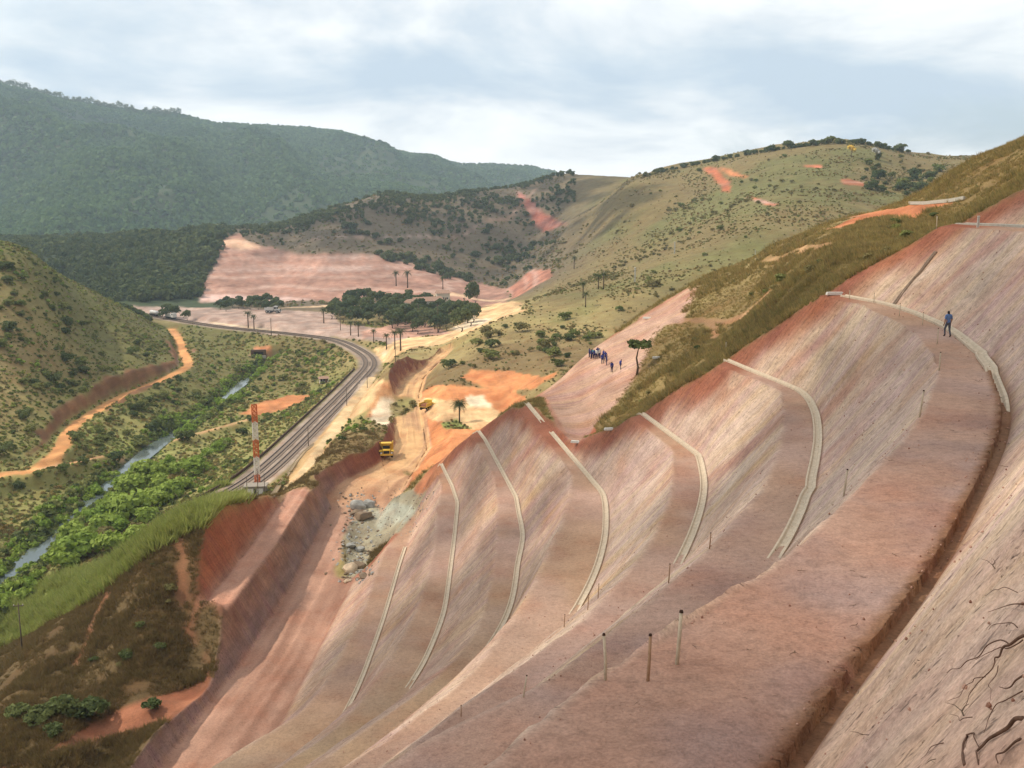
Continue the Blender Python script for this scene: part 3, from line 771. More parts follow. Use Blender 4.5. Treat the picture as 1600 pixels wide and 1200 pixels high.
class MB:
    """collects simple solids into one mesh"""
    def __init__(s): s.v = []; s.f = []
    def add(s, V, F):
        n = len(s.v); s.v += [tuple(p) for p in V]; s.f += [tuple(i + n for i in f) for f in F]; return s
    def box(s, x0, x1, y0, y1, z0, z1, taper=0.0):
        t = taper
        V = [(x0,y0,z0),(x1,y0,z0),(x1,y1,z0),(x0,y1,z0),(x0+t,y0+t,z1),(x1-t,y0+t,z1),(x1-t,y1-t,z1),(x0+t,y1-t,z1)]
        return s.add(V, [(0,3,2,1),(4,5,6,7),(0,1,5,4),(1,2,6,5),(2,3,7,6),(3,0,4,7)])
    def tube(s, pts, rad, n=6, cap=True):
        pts = [Vector(p) for p in pts]
        rad = rad if hasattr(rad, '__len__') else [rad] * len(pts)
        V = []; F = []
        for i, p in enumerate(pts):
            d = (pts[min(i+1, len(pts)-1)] - pts[max(i-1, 0)]).normalized()
            a = d.orthogonal().normalized() if i == 0 else (prev - d * prev.dot(d)).normalized()
            prev = a; b = d.cross(a)
            for k in range(n):
                w = 2 * math.pi * k / n
                V.append(p + (a * math.cos(w) + b * math.sin(w)) * rad[i])
        for i in range(len(pts) - 1):
            for k in range(n):
                F.append((i*n+k, i*n+(k+1) % n, (i+1)*n+(k+1) % n, (i+1)*n+k))
        if cap: F += [tuple(range(n))[::-1], tuple(range((len(pts)-1)*n, len(pts)*n))]
        return s.add(V, F)
    def cyl(s, c, axis, r, h, n=14):
        a = Vector(axis).normalized() * h / 2; c = Vector(c)
        return s.tube([c - a, c + a], r, n)
    def mesh(s, name, m, smooth_=False, bevel=0.0):
        me = bpy.data.meshes.new(name); me.from_pydata(s.v, [], s.f)
        bm = bmesh.new(); bm.from_mesh(me)
        if bevel: bmesh.ops.bevel(bm, geom=bm.edges[:], offset=bevel, segments=2, affect='EDGES', clamp_overlap=True)
        bmesh.ops.recalc_face_normals(bm, faces=bm.faces[:])
        bm.to_mesh(me); bm.free()
        if smooth_: me.polygons.foreach_set('use_smooth', [True] * len(me.polygons))
        me.materials.append(m); return me
    def build(s, name, m, parent=None, smooth_=False, bevel=0.0):
        return link(name, s.mesh(name, m, smooth_, bevel), parent)

# ------------------------------------------------------------------ foliage
def leaf_mat(name, rgb, var=0.35, rgb2=None):
    m, t, b = mat(name)
    info = N_(t, 'ShaderNodeObjectInfo')
    pos = N_(t, 'ShaderNodeNewGeometry').outputs['Position']
    n = tex_noise(t, pos, 0.9, 4, 0.7)
    rgb = tuple(float(q) for q in rgb)
    rgb2 = tuple(float(q) for q in rgb2) if rgb2 is not None else tuple(q * f for q, f in zip(rgb, (1.5, 1.3, 1.0)))
    c = mixc(t, info.outputs['Random'], rgb, rgb2)
    c = mixc(t, 1.0, c, ramp(t, n, [(0.3, 1 - var), (0.7, 1 + var)]), 'MULTIPLY')
    t.links.new(c, b.inputs['Base Color']); b.inputs['Roughness'].default_value = 0.75
    tr = N_(t, 'ShaderNodeBsdfTranslucent'); t.links.new(c, tr.inputs['Color'])
    mx = N_(t, 'ShaderNodeMixShader'); mx.inputs[0].default_value = 0.32
    out = [q for q in t.nodes if q.type == 'OUTPUT_MATERIAL'][0]
    t.links.new(b.outputs[0], mx.inputs[1]); t.links.new(tr.outputs[0], mx.inputs[2]); t.links.new(mx.outputs[0], out.inputs['Surface'])
    return m
L_DARK = leaf_mat('foliage_dark', K(86,100,54), rgb2=K(112,120,66))
L_MID = leaf_mat('foliage_mid', K(116,130,66), rgb2=K(150,150,84))
L_BRIGHT = leaf_mat('foliage_bright', K(132,160,60), rgb2=K(160,178,76))
L_OLIVE = leaf_mat('foliage_olive', K(132,126,74), rgb2=K(156,142,90))
L_WOOD = leaf_mat('foliage_wood', K(74,92,54), rgb2=K(106,116,68))
L_MOUNT = leaf_mat('foliage_mountain', K(76,108,58), rgb2=K(112,138,74))
L_GRASS = leaf_mat('grass_blades', K(186,158,96), rgb2=K(160,146,84))
L_GRASSB = leaf_mat('grass_brown', K(168,136,88), rgb2=K(144,128,76))
L_SPUR = leaf_mat('grass_spur', K(136,110,70), rgb2=K(118,104,60))  # brown spur grass, toned darker to carry part of the cloud shade
L_GRASSG = leaf_mat('grass_green', K(156,168,78), rgb2=K(172,172,96))
L_PALM = leaf_mat('palm_leaf', K(70,84,44), rgb2=K(86,96,52))
M_BARK = simple('bark', K(104,86,68), 0.95, 5, 0.3, 0.6, 0.05)
def rnd_dir(r):
    v = r.normal(size=3); return v / np.linalg.norm(v)
def crown_mesh(name, m, seed, n=260, lumps=8, leaf=0.17, squash=0.8, spread=0.62, low=-0.35):
    r = np.random.default_rng(seed); V = []; F = []
    C = []
    for i in range(lumps):
        a = 2 * math.pi * (i + r.uniform(-.4, .4)) / lumps; q = r.uniform(0.15, 1) * spread
        C.append((math.cos(a) * q, math.sin(a) * q, r.uniform(low, 0.45) * squash, r.uniform(0.3, 0.5)))
    C.append((r.uniform(-.15,.15), r.uniform(-.15,.15), 0.3 * squash, 0.5))
    for i in range(n):
        cx, cy, cz, cr = C[r.integers(len(C))]
        d = rnd_dir(r); d[2] = abs(d[2]) * 0.9 + d[2] * 0.1 if r.random() < .75 else d[2]
        p = np.array([cx, cy, cz]) + d * cr * r.uniform(0.72, 1.05) * np.array([1, 1, squash])
        nn = d + r.normal(size=3) * 0.45; nn /= np.linalg.norm(nn)
        a = np.cross(nn, rnd_dir(r)); a /= np.linalg.norm(a); b = np.cross(nn, a)
        s = leaf * r.uniform(0.6, 1.3); k = len(V)
        V += [p - a*s - b*s*.45, p + a*s*.2 - b*s*.75, p + a*s + b*s*.3, p - a*s*.3 + b*s*.8]
        F.append((k, k+1, k+2, k+3))
    return mesh_np(name, V, F, m, False)
def lump_mesh(name, m, seed, sub=2, squash=0.8, amp=0.35):
    """a closed lumpy crown for trees far away"""
    bm = bmesh.new(); bmesh.ops.create_icosphere(bm, subdivisions=sub, radius=1)
    for v in bm.verts:
        c = v.co.copy(); f = 1 + amp * float(fbm(np.array([c.x*1.9+seed*3.1]), np.array([c.y*1.9]), c.z*1.9, 3)[0]) * 1.6
        v.co = Vector((c.x * f, c.y * f, c.z * f * squash))
    me = bpy.data.meshes.new(name); bm.to_mesh(me); bm.free(); me.materials.append(m); return me
def tuft_mesh(name, m, seed, n=14, h=1.0, w=0.05, spread=0.75):
    r = np.random.default_rng(seed); V = []; F = []
    for i in range(n):
        a = r.uniform(0, 6.283); q = r.uniform(0, spread); b = r.uniform(0, 6.283)
        x, y = math.cos(a)*q, math.sin(a)*q; hh = h * r.uniform(.5, 1); ln = r.uniform(.2, 1.1) * hh
        k = len(V); dx, dy = math.cos(b)*w, math.sin(b)*w
        V += [(x-dx, y-dy, -0.1), (x+dx, y+dy, -0.1), (x + math.cos(a)*ln, y + math.sin(a)*ln, hh)]
        F.append((k, k+1, k+2))
    return mesh_np(name, V, F, m, False)

def scatter(name, pts, scl, meshes, seed=0, squash=None):
    """one mass of growth: light instances on points (geometry nodes)"""
    coll = bpy.data.collections.new(name + '_kinds')
    for me in meshes: coll.objects.link(bpy.data.objects.new(me.name, me))
    pts = np.asarray(pts, np.float32); n = len(pts)
    me = bpy.data.meshes.new(name); me.vertices.add(n); me.vertices.foreach_set('co', pts.ravel())
    r = np.random.default_rng(seed)
    set_attr(me, 'scl', np.stack([scl, scl, scl * r.uniform(.8, 1.2, n)], 1), 'FLOAT_VECTOR')
    set_attr(me, 'rot', np.stack([r.normal(0, .08, n), r.normal(0, .08, n), r.uniform(0, 6.283, n)], 1), 'FLOAT_VECTOR')
    a = me.attributes.new('pick', 'INT', 'POINT'); a.data.foreach_set('value', r.integers(0, len(meshes), n).astype(np.int32))
    ng = bpy.data.node_groups.new(name, 'GeometryNodeTree')
    ng.interface.new_socket('Geometry', in_out='INPUT', socket_type='NodeSocketGeometry')
    ng.interface.new_socket('Geometry', in_out='OUTPUT', socket_type='NodeSocketGeometry')
    gi = ng.nodes.new('NodeGroupInput'); go = ng.nodes.new('NodeGroupOutput')
    ip = ng.nodes.new('GeometryNodeInstanceOnPoints'); ci = ng.nodes.new('GeometryNodeCollectionInfo')
    ci.inputs['Collection'].default_value = coll
    ci.inputs['Separate Children'].default_value = True; ci.inputs['Reset Children'].default_value = True
    ip.inputs['Pick Instance'].default_value = True
    def na(nm, ty):
        q = ng.nodes.new('GeometryNodeInputNamedAttribute'); q.data_type = ty; q.inputs['Name'].default_value = nm
        return [s for s in q.outputs if s.enabled and s.name == 'Attribute'][0]
    ng.links.new(gi.outputs[0], ip.inputs['Points']); ng.links.new(ci.outputs[0], ip.inputs['Instance'])
    ng.links.new(na('scl', 'FLOAT_VECTOR'), ip.inputs['Scale']); ng.links.new(na('rot', 'FLOAT_VECTOR'), ip.inputs['Rotation'])
    ng.links.new(na('pick', 'INT'), ip.inputs['Instance Index'])
    ng.links.new(ip.outputs[0], go.inputs[0])
    o = link(name, me, kind='stuff')
    o.modifiers.new('scatter', 'NODES').node_group = ng
    return o

def screen_points(n, y0, y1, seed, umin=-1050, umax=1050):
    r = np.random.default_rng(seed)
    y = np.exp(r.uniform(math.log(y0), math.log(y1), n)); x = r.uniform(umin, umax, n) / 1600 * y
    return x, y
def plant_on(x, y, maxbare=0.3):
    z = ground(x, y); c, bare = paint(x, y, z)
    zc2 = cut(x, y)
    ok = (bare <= maxbare) & (z < zc2 - 0.05)
    return z, ok

# near slopes: grass of the hillside and of the spur by the railway
x, y = screen_points(260000, 95, 270, 21)
z, ok = plant_on(x, y)
ok &= (vnoise(x / 3.0, y / 3.0, 2.2) + vnoise(x / 0.9, y / 0.9, 4.2) * .5 > -0.55)
right = x > -22
def put(name, sel, s0, s1, meshes, seed):
    r = np.random.default_rng(seed); n = int(sel.sum())
    return scatter(name, np.stack([x[sel], y[sel], z[sel]], 1), r.uniform(s0, s1, n) * (0.6 + 0.8 * smooth(-0.4, 0.6, vnoise(x[sel] / 5, y[sel] / 5, 9.0))), meshes, seed)
greenband = inpoly(*proj(x, y, z), [(-300,1030),(-300,880),(0,930),(160,885),(300,795),(420,690),(380,790),(250,855),(150,935),(0,1015)])
tag(put('dry_grass', ok & right, 0.28, 0.62, [tuft_mesh('tuft', L_GRASS, 1, 16, 1, .06), tuft_mesh('tuft', L_GRASSB, 2, 16, 1, .06), tuft_mesh('tuft', L_GRASS, 3, 20, .8, .07), tuft_mesh('tuft', L_OLIVE, 33, 18, .9, .07)], 1), 'dry brown grass covering the hillside above the benches', 'grass')
tag(put('brown_grass', ok & ~right & ~greenband, 0.35, 0.75, [tuft_mesh('tuft', L_SPUR, 4, 16, 1, .07), tuft_mesh('tuft', L_SPUR, 5, 18, .8, .07)], 2), 'brown grass on the spur beside the railway', 'grass')
tag(put('green_grass', ok & ~right & greenband, 0.9, 1.7, [tuft_mesh('tuft', L_GRASSG, 6, 18, 1, .08), tuft_mesh('tuft', L_GRASSG, 7, 18, .9, .08)], 3), 'tall light green grass behind the spur', 'grass')
# valley and hills further off: low scrub and tussocks
x, y = screen_points(90000, 230, 1000, 31)
z, ok = plant_on(x, y)
d1, _ = seg_dist(x, y, RAIL); d2, _ = seg_dist(x, y, RIVER)
ok &= (d1 > 7) & (d2 > 5) & ~((x < 0.02 * y) & (y > 640))
dens = fbm(x / 26, y / 40, 7.7, 3)
ok &= (dens > -0.25) | (np.random.default_rng(3).random(len(x)) < 0.45)
def scr(nm, sel, s0, s1, kinds, seed, lab):
    r = np.random.default_rng(seed); n = int(sel.sum())
    s = r.uniform(s0, s1, n) * np.clip(0.75 + 0.5 * dens[sel], .5, 1.2) * (0.55 + 0.45 * y[sel] / 400)
    return tag(scatter(nm, np.stack([x[sel], y[sel], z[sel] + s * 0.15], 1), s, kinds, seed), lab, 'scrub')
cs = lambda nm, m, sd: crown_mesh(nm, m, sd, 42, 5, .36, .7, .6, -.2)
lefth = ok & (x < -150) & (z > -79)
valley = ok & (z < -70) & (x < -55) & ~lefth
scr('valley_scrub', valley, 0.55, 1.15, [cs('scrub', L_GRASSG, 1), cs('scrub', L_MID, 2), cs('scrub', L_OLIVE, 3), cs('scrub', L_GRASS, 13)], 5, 'low green scrub and grass over the valley floor')
scr('left_hill_scrub', lefth, 0.5, 1.15, [cs('scrub', L_MID, 4), cs('scrub', L_MID, 5), cs('scrub', L_GRASSG, 6), cs('scrub', L_OLIVE, 16)], 6, 'low scrub and dry grass over the left hill')
scr('hillside_scrub', ok & ~valley & ~lefth & ((dens > .12) | (np.random.default_rng(8).random(len(x)) < .16)), 0.3, 0.8, [cs('scrub', L_OLIVE, 7), cs('scrub', L_MID, 8), cs('scrub', L_OLIVE, 9), cs('scrub', L_GRASSB, 10)], 7, 'dry scrub scattered over the far brown hillside')
# wood on the hill by the earthworks and on the middle hill
x, y = screen_points(60000, 640, 1700, 41)
z, ok = plant_on(x, y)
u, v = proj(x, y, z)
woodl = ok & (u < 352) & (u > -700) & (z > -73)
thick = smooth(-0.25, 0.3, fbm(x / 60, y / 80, 1.9, 3)) * (smooth(1000, 1120, y) * .9 + .1)
r = np.random.default_rng(9)
woodm = ok & (u > 352) & (x < 0.06 * y) & (r.random(len(x)) < thick * .75) & (y > 780)
sel = woodl
s = r.uniform(1.5, 5.0, len(x)) * (.85 + .5 * smooth(-.3, .4, fbm(x / 40, y / 60, 2.9, 3)))
cw = lambda sd, m=L_WOOD: crown_mesh('tree_crown', m, sd, 70, 6, .3, .95, .5, -.5)
tag(scatter('woodland', np.stack([x, y, z + s * .6], 1)[sel][:16000], s[sel][:16000], [cw(1), cw(2), cw(3, L_DARK)], 8), 'dark woodland on the hill left of the pink earthworks', 'wood')
sel = woodm
s = r.uniform(1.6, 3.8, len(x))
tag(scatter('hill_woodland', np.stack([x, y, z + s * .6], 1)[sel], s[sel], [cw(4), cw(5), cw(6, L_DARK)], 9), 'dark trees thick along the crest of the middle hill', 'wood')
sel = ok & (u > 352) & (x < 0.05 * y) & ~woodm & (y > 760) & (r.random(len(x)) < .5)
s = r.uniform(.8, 1.7, len(x))
tag(scatter('hill_scrub', np.stack([x, y, z + s * .2], 1)[sel], s[sel], [cs('scrub', L_OLIVE, 12), cs('scrub', L_GRASSB, 14), cs('scrub', L_MID, 15)], 10), 'brown scrub on the face of the middle hill', 'scrub')
# forest on the far mountain
from_t = np.linspace(0, 1.02, 400)
r = np.random.default_rng(17)
nf = 100000
jj = r.random(nf) ** 0.85 * (np.searchsorted(tt, 1.04)); ii = r.random(nf) * (len(mu) - 1.01)
j0 = jj.astype(int); i0 = ii.astype(int); a = (ii - i0); b = (jj - j0)
def bil(M): return (M[j0, i0]*(1-a) + M[j0, i0+1]*a)*(1-b) + (M[np.minimum(j0+1, len(tt)-1), i0]*(1-a) + M[np.minimum(j0+1, len(tt)-1), i0+1]*a)*b
s = r.uniform(5, 9.5, nf)
pts = np.stack([bil(MX), bil(MY), bil(MZ) + s * .3], 1)
clear = (fbm(pts[:, 0] / 220, pts[:, 1] / 420, 3.0, 3) > 0.34) & (r.random(len(pts)) < .8)
pts = pts[~clear]; s = s[~clear]
tag(scatter('mountain_forest', pts, s, [crown_mesh('tree_crown', L_MOUNT, q, 34, 5, .42, .9, .5, -.4) for q in (1, 2, 3)], 11), 'continuous forest over the far mountain', 'forest')

# more low shrubs between the single ones, as one mass
x, y = screen_points(9000, 260, 1000, 61)
z, ok = plant_on(x, y, .2)
d1, _ = seg_dist(x, y, RAIL); d2, _ = seg_dist(x, y, TRACK)
cl = fbm(x / 45, y / 60, 12.3, 3)
ok &= (d1 > 9) & (d2 > 5) & ~((x < 0.03 * y) & (y > 560)) & (cl > .05)
r = np.random.default_rng(5)
s = r.uniform(.7, 1.7, len(x)) * (.6 + .4 * y / 400)
bs = lambda m, sd: crown_mesh('shrub', m, sd, 90, 6, .26, .8, .6, -.3)
for nm, sel, kinds, lab in (('valley_shrubs', ok & (x < -40), [bs(L_MID, 1), bs(L_DARK, 2), bs(L_BRIGHT, 3)], 'small green shrubs thick in the valley'), ('hillside_shrubs', ok & (x >= -40) & (cl > .22), [bs(L_OLIVE, 4), bs(L_OLIVE, 5), bs(L_OLIVE, 6)], 'small olive shrubs dotted over the right hillside')):
    tag(scatter(nm, np.stack([x, y, z + s * .25], 1)[sel], s[sel], kinds, 12), lab, 'shrubs')
# reeds and bushes crowding the river banks
r = np.random.default_rng(6); n = 1900; i = r.integers(0, len(RIVER) - 1, n); side = r.choice([-1, 1], n); off = r.uniform(2.2, 7.5, n)
x = RIVER[i, 0] + side * off; y = RIVER[i, 1] + r.uniform(-4, 4, n); z = ground(x, y); s = r.uniform(.9, 2.6, n) * smooth(-.5, .3, vnoise(y / 25, x / 25, 3.0)) + .5
tag(scatter('riverside_bushes', np.stack([x, y, z + s * .2], 1), s, [bs(L_MID, 7), bs(L_DARK, 8), bs(L_BRIGHT, 9)], 13), 'bushes and reeds crowding both river banks', 'bushes')
# ------------------------------------------------------------------ shrubs and trees, each one a thing
BUSH = {k: [crown_mesh('bush', m, 100 + i + 10 * j, 620, 10, .115, .8, .62, -.35) for i in range(3)] for j, (k, m) in enumerate((('dark', L_DARK), ('mid', L_MID), ('bright', L_BRIGHT), ('olive', L_OLIVE), ('wood', L_WOOD)))}
def trunk_mesh(seed, h=1.0, r0=.06, limbs=4):
    r = np.random.default_rng(seed); b = MB()
    top = Vector((r.uniform(-.08,.08), r.uniform(-.08,.08), h))
    b.tube([(0,0,-.15), top * .5 + Vector((r.uniform(-.05,.05), r.uniform(-.05,.05), 0)), top], [r0, r0*.75, r0*.5], 6)
    for i in range(limbs):
        a = 6.283 * i / limbs + r.uniform(-.4, .4); s = top * r.uniform(.55, .95)
        b.tube([s, s + Vector((math.cos(a)*.22, math.sin(a)*.22, .2)), s + Vector((math.cos(a)*.4, math.sin(a)*.4, .5))], [r0*.45, r0*.3, r0*.12], 5)
    return b.mesh('trunk', M_BARK, True)
TRUNK = [trunk_mesh(i) for i in range(3)]
rr = random.Random(4)
NT = 0
LOOK = dict(dark='dark green', mid='mid green', bright='bright green', olive='dull olive', wood='blackish green')
def bush(p, size, kind, label, group, sq=1.0, name='bush', cat='bush'):
    size *= .7 + .75 * rr.random() ** 2
    global NT; NT += 1
    label = LOOK[kind] + ' ' + label if name == 'bush' else label
    o = link(name, BUSH[kind][NT % 3]); o.location = (p.x, p.y, p.z + size * .22)
    o.scale = (size * .5, size * .5, size * .42 * sq); o.rotation_euler = (0, 0, NT * 1.7)
    return tag(o, label, cat, group)
def tree(p, h, kind, label, group, wid=0.62, name='tree', bole=.38):
    global NT; NT += 1
    t = empty(name, p, NT * 2.1); tag(t, label, 'tree', group)
    tr = link('trunk', TRUNK[NT % 3], t); tr.scale = (h * .55, h * .55, h * bole * 1.25)
    cr = link('crown', BUSH[kind][NT % 3], t); cr.location = (0, 0, h * (bole + (1 - bole) * .5)); cr.scale = (h * wid * .5, h * wid * .5, h * (1 - bole) * .62)
    return t
def spread(n, poly, seed, dmin=0, dmax=2800, barelim=0.4, gap=6, clump=True):
    r = np.random.default_rng(seed); us = [p[0] for p in poly]; vs = [p[1] for p in poly]; out = []; tries = 0; px = []
    while len(out) < n and tries < n * 40:
        tries += 1
        u, v = r.uniform(min(us), max(us)), r.uniform(min(vs), max(vs))
        if not inpoly(np.array([u]), np.array([v]), poly)[0]: continue
        if any(abs(u-a) < gap and abs(v-b) < gap * .6 for a, b in px): continue
        if clump and float(fbm(np.array([u / 38.0]), np.array([v / 24.0]), seed * 1.7, 3)[0]) < .04: continue
        p = hit(u, v, dmin, dmax)
        if p is None: continue
        _, br = paint(np.array([p.x]), np.array([p.y]), np.array([p.z]))
        if br[0] > barelim: continue
        px.append((u, v)); out.append(p)
    return out
for p in spread(50, [(110,690),(200,620),(300,585),(330,545),(380,570),(410,590),(330,640),(250,690),(170,720)], 1, 300):
    bush(p, rr.uniform(3, 6), rr.choice(['mid','dark','mid']), 'rounded shrub between the orange track and the river', 'shrubs along the left river bank')
for u, v, s in [(150,775,10),(190,765,11),(230,755,12),(270,740,10),(310,725,9),(250,790,12),(200,810,12),(160,835,11),(130,870,10),(215,850,10),(180,790,12),(290,765,10),(230,815,11),(95,890,8),(340,705,8),(120,850,9),(165,800,11),(215,740,9),(250,765,12),(300,745,10),(185,830,11),(150,815,11),(235,785,12),(270,780,10),(205,770,11),(325,715,9),(355,695,7),(110,885,9),(175,865,9),(265,725,8)]:
    p = hit(u, v, 200)
    if p: bush(p, s, 'bright', 'big thicket bush beside the railway embankment', 'bright green thicket by the railway', 1.0)
for u, v, s, k in [(165,850,9,'olive'),(60,745,6,'mid'),(30,765,6,'dark'),(100,735,5,'mid'),(180,720,6,'dark'),(240,735,7,'dark'),(290,690,7,'dark'),(255,665,4,'mid'),(120,690,7,'mid'),(130,725,6,'dark'),(380,680,7,'dark'),(350,700,6,'mid')]:
    p = hit(u, v, 200)
    if p: bush(p, s, k, 'spreading shrub on the grassy valley floor left of the tracks', 'shrubs on the valley floor')
for p in spread(36, [(380,560),(430,540),(500,525),(560,545),(545,590),(470,640),(420,660),(380,640),(420,600)], 2, 350):
    bush(p, rr.uniform(2.5, 5.5), rr.choice(['mid','bright','olive','mid']), 'small shrub on the grassy flat between river and tracks', 'shrubs between river and railway')
for p in spread(62, [(0,400),(60,410),(100,445),(150,470),(200,495),(250,530),(265,560),(180,600),(110,650),(60,700),(0,720)], 3, 250):
    bush(p, rr.uniform(3, 7), rr.choice(['dark','dark','mid']), 'shrub growing on the slope of the left hill', 'shrubs on the left hill')
for p in spread(44, [(690,570),(740,530),(820,480),(900,500),(1000,470),(960,520),(900,560),(860,580),(760,575),(720,585)], 4, 320):
    bush(p, rr.uniform(2.5, 6.5), rr.choice(['mid','dark','olive','mid']), 'shrub on the grassy hillside above the palm platform', 'shrubs above the palm platform')
for p in spread(44, [(880,430),(960,330),(1050,270),(1300,225),(1460,245),(1400,300),(1250,350),(1150,390),(1080,440),(980,470)], 5, 380):
    bush(p, rr.uniform(2.5, 6), rr.choice(['mid','olive','olive','mid']), 'scattered shrub on the broad brown hill at right', 'shrubs on the broad brown hill')
for p in spread(18, [(1120,560),(1060,570),(1015,600),(980,660),(1000,640),(1060,590),(1090,520),(1150,470),(1220,440),(1290,390),(1380,350),(1480,330),(1420,390),(1320,420),(1200,470)], 6, 90, 260):
    bush(p, rr.uniform(1.2, 2.8), rr.choice(['olive','mid','dark']), 'low shrub in the dry grass just above the benches', 'shrubs above the benches')
for p in spread(10, [(130,930),(240,860),(300,840),(310,960),(270,1010),(200,1040),(80,1060)], 7, 100, 240):
    bush(p, rr.uniform(1.0, 2.2), rr.choice(['olive','dark']), 'low shrub on the shaded brown spur', 'shrubs on the brown spur')
for u, v, s in [(60,1130,5),(100,1120,5.5),(140,1125,4.5),(30,1120,5),(85,1150,4),(250,1015,3.2),(240,1110,2.6)]:
    p = hit(u, v, 90)
    if p: bush(p, s, 'dark', 'dense bush at the lower edge of the brown spur', 'dark bushes below the spur')
# woodland grove round the houses
for p in spread(75, [(515,500),(525,478),(580,470),(640,475),(700,492),(735,500),(745,505),(720,520),(650,525),(600,512),(560,512)], 8, 480, 900, 2.0, 7, False):
    tree(p, rr.uniform(9, 14), 'wood', 'dense dark tree in the grove round the farm houses', 'grove round the farm houses', .95, bole=.15)
for u, v, h in [(738,482,20),(742,475,17),(700,500,12),(728,500,13)]:
    p = hit(u, v, 600); tree(p, h, 'wood', 'tall dark tree at the right end of the grove', 'tall trees at the end of the grove', .6, bole=.12)
for p in spread(22, [(340,484),(350,474),(430,472),(445,480),(440,486),(345,487)], 9, 600, 900, 2.0, 6, False):
    tree(p, rr.uniform(6, 9), 'wood', 'dark tree in the row behind the pale flat', 'tree row behind the pale flat', 1.1, bole=.1)
for u, v, h in [(262,497,11),(274,498,10),(292,501,8),(255,499,8)]:
    p = hit(u, v, 640); tree(p, h, 'wood', 'dark round tree beside the white train', 'trees beside the train', 1.0, bole=.12)
for p in spread(40, [(480,350),(560,325),(700,310),(800,300),(800,340),(860,400),(780,420),(700,400),(640,400),(560,380)], 10, 850, 1600, .6, 9):
    bush(p, rr.uniform(7, 13), 'wood', 'dark tree clump on the face of the middle hill', 'tree clumps on the middle hill', 1.1, 'tree', 'tree')
for p in spread(34, [(590,395),(640,402),(720,430),(735,440),(700,436),(640,418),(590,402)], 12, 800, 1300, 2.0, 6, False):
    bush(p, rr.uniform(8, 12), 'wood', 'dark tree along the top edge of the pink earthworks', 'trees above the earthworks', 1.3, 'tree', 'tree')
for i in range(60):      # trees along the skyline of the brown hill
    u = 1010 + i * 6.9 + rr.uniform(-3, 3)
    vv = np.interp(u, [1000,1040,1150,1230,1300,1350,1400,1440], [275,264,242,229,221,222,233,238])
    p = hit(u, vv + 3.5, 500)
    if p and p.y < 1300: bush(p, rr.uniform(5, 10), rr.choice(['wood','dark']), 'small dark tree on the skyline of the brown hill', 'skyline trees of the brown hill', 1.2, 'tree', 'tree')
for p in spread(40, [(1380,240),(1440,250),(1480,270),(1440,300),(1380,320),(1330,300),(1350,260)], 13, 380, 1200, .6, 8):
    bush(p, rr.uniform(5, 10), rr.choice(['wood','dark','mid']), 'dark tree on the wooded right shoulder of the brown hill', 'trees on the shoulder of the brown hill', 1.1, 'tree', 'tree')
L_YEL = leaf_mat('blossom_yellow', K(220,196,90)); L_WHT = leaf_mat('blossom_white', K(206,204,196))
for u, v, m, lb in ((1330,246,L_YEL,'yellow flowering tree high on the brown hill'), (1368,250,L_WHT,'whitish bare flowering tree high on the brown hill')):
    p = hit(u, v, 500); t = empty('flowering_tree', p); tag(t, lb, 'tree')
    tr = link('trunk', TRUNK[0], t); tr.scale = (4, 4, 5)
    cr = link('crown', crown_mesh('crown', m, 77, 220, 7, .2), t); cr.location = (0, 0, 6.5); cr.scale = (4.5, 4.5, 4)
# eucalyptus row along the mountain crest
euc = MB(); 
def euc_mesh(seed):
    r = np.random.default_rng(seed); V = []; F = []
    b = MB(); b.tube([(0,0,-.1),(r.uniform(-.03,.03),0,.6),(r.uniform(-.04,.04),0,.95)], [.014,.011,.005], 5)
    V = [np.array(q) for q in b.v]; F = [tuple(f) for f in b.f]
    for i in range(80):
        d = rnd_dir(r); p = np.array([0, 0, .74]) + d * np.array([.17, .17, .22]) * r.uniform(.5, 1.1)
        a = rnd_dir(r) * .10; c = rnd_dir(r) * .10; k = len(V)
        V += [p, p + a, p + c]; F.append((k, k+1, k+2))
    me = bpy.data.meshes.new('eucalyptus'); me.from_pydata([tuple(q) for q in V], [], F); me.materials.append(L_DARK); return me
EUC = [euc_mesh(i) for i in range(4)]
for i in range(120):
    u = -30 + i * 2.62 + rr.uniform(-1, 1)
    if rr.random() < .12: continue
    x_ = np.interp(u, mu, ridge[:, 0]); y_ = np.interp(u, mu, ridge[:, 1]); z_ = np.interp(u, mu, ridge[:, 2])
    o = link('eucalyptus', EUC[i % 4]); h = rr.uniform(20, 34); k = rr.uniform(.975, 1.0)
    o.location = (x_ * k, y_ * k, z_ - (1 - k) * 900 - 2); o.scale = (h * 1.3, h * 1.3, h)
    tag(o, 'slender eucalyptus standing on the crest of the far mountain', 'eucalyptus', 'eucalyptus row on the mountain crest')

# ------------------------------------------------------------------ palms
def frond_mesh(seed, n=9):
    r = np.random.default_rng(seed); V = []; F = []
    prev = None; L = 1.0
    pts = []
    for i in range(n + 1):
        t = i / n; pts.append(np.array([t * (1 - .22 * t), 0, .42 * t - .75 * t * t]))
    for i in range(1, n + 1):
        t = i / n; w = .26 * math.sin(math.pi * min(1, t * .9 + .1)) + .03
        for s in (-1, 1):
            for q in range(2):
                a = pts[i-1] + (pts[i] - pts[i-1]) * (q * .5); b = pts[i-1] + (pts[i] - pts[i-1]) * (q * .5 + .32)
                tip = (a + b) / 2 + np.array([.12, s * w, -.10 - .12 * r.random()])
                k = len(V); V += [a, b, tip]; F.append((k, k+1, k+2))
    for i in range(n):
        k = len(V); V += [pts[i] + (0,-.012,0), pts[i] + (0,.012,0), pts[i+1]]; F.append((k, k+1, k+2))
    return mesh_np('frond', V, F, L_PALM, False)
FR = [frond_mesh(i) for i in range(3)]
PT = MB().tube([(0,0,-.1),(0,0,.25),(0,0,.6),(0,0,1.0)], [.034,.026,.024,.03], 9).mesh('trunk', M_BARK, True)
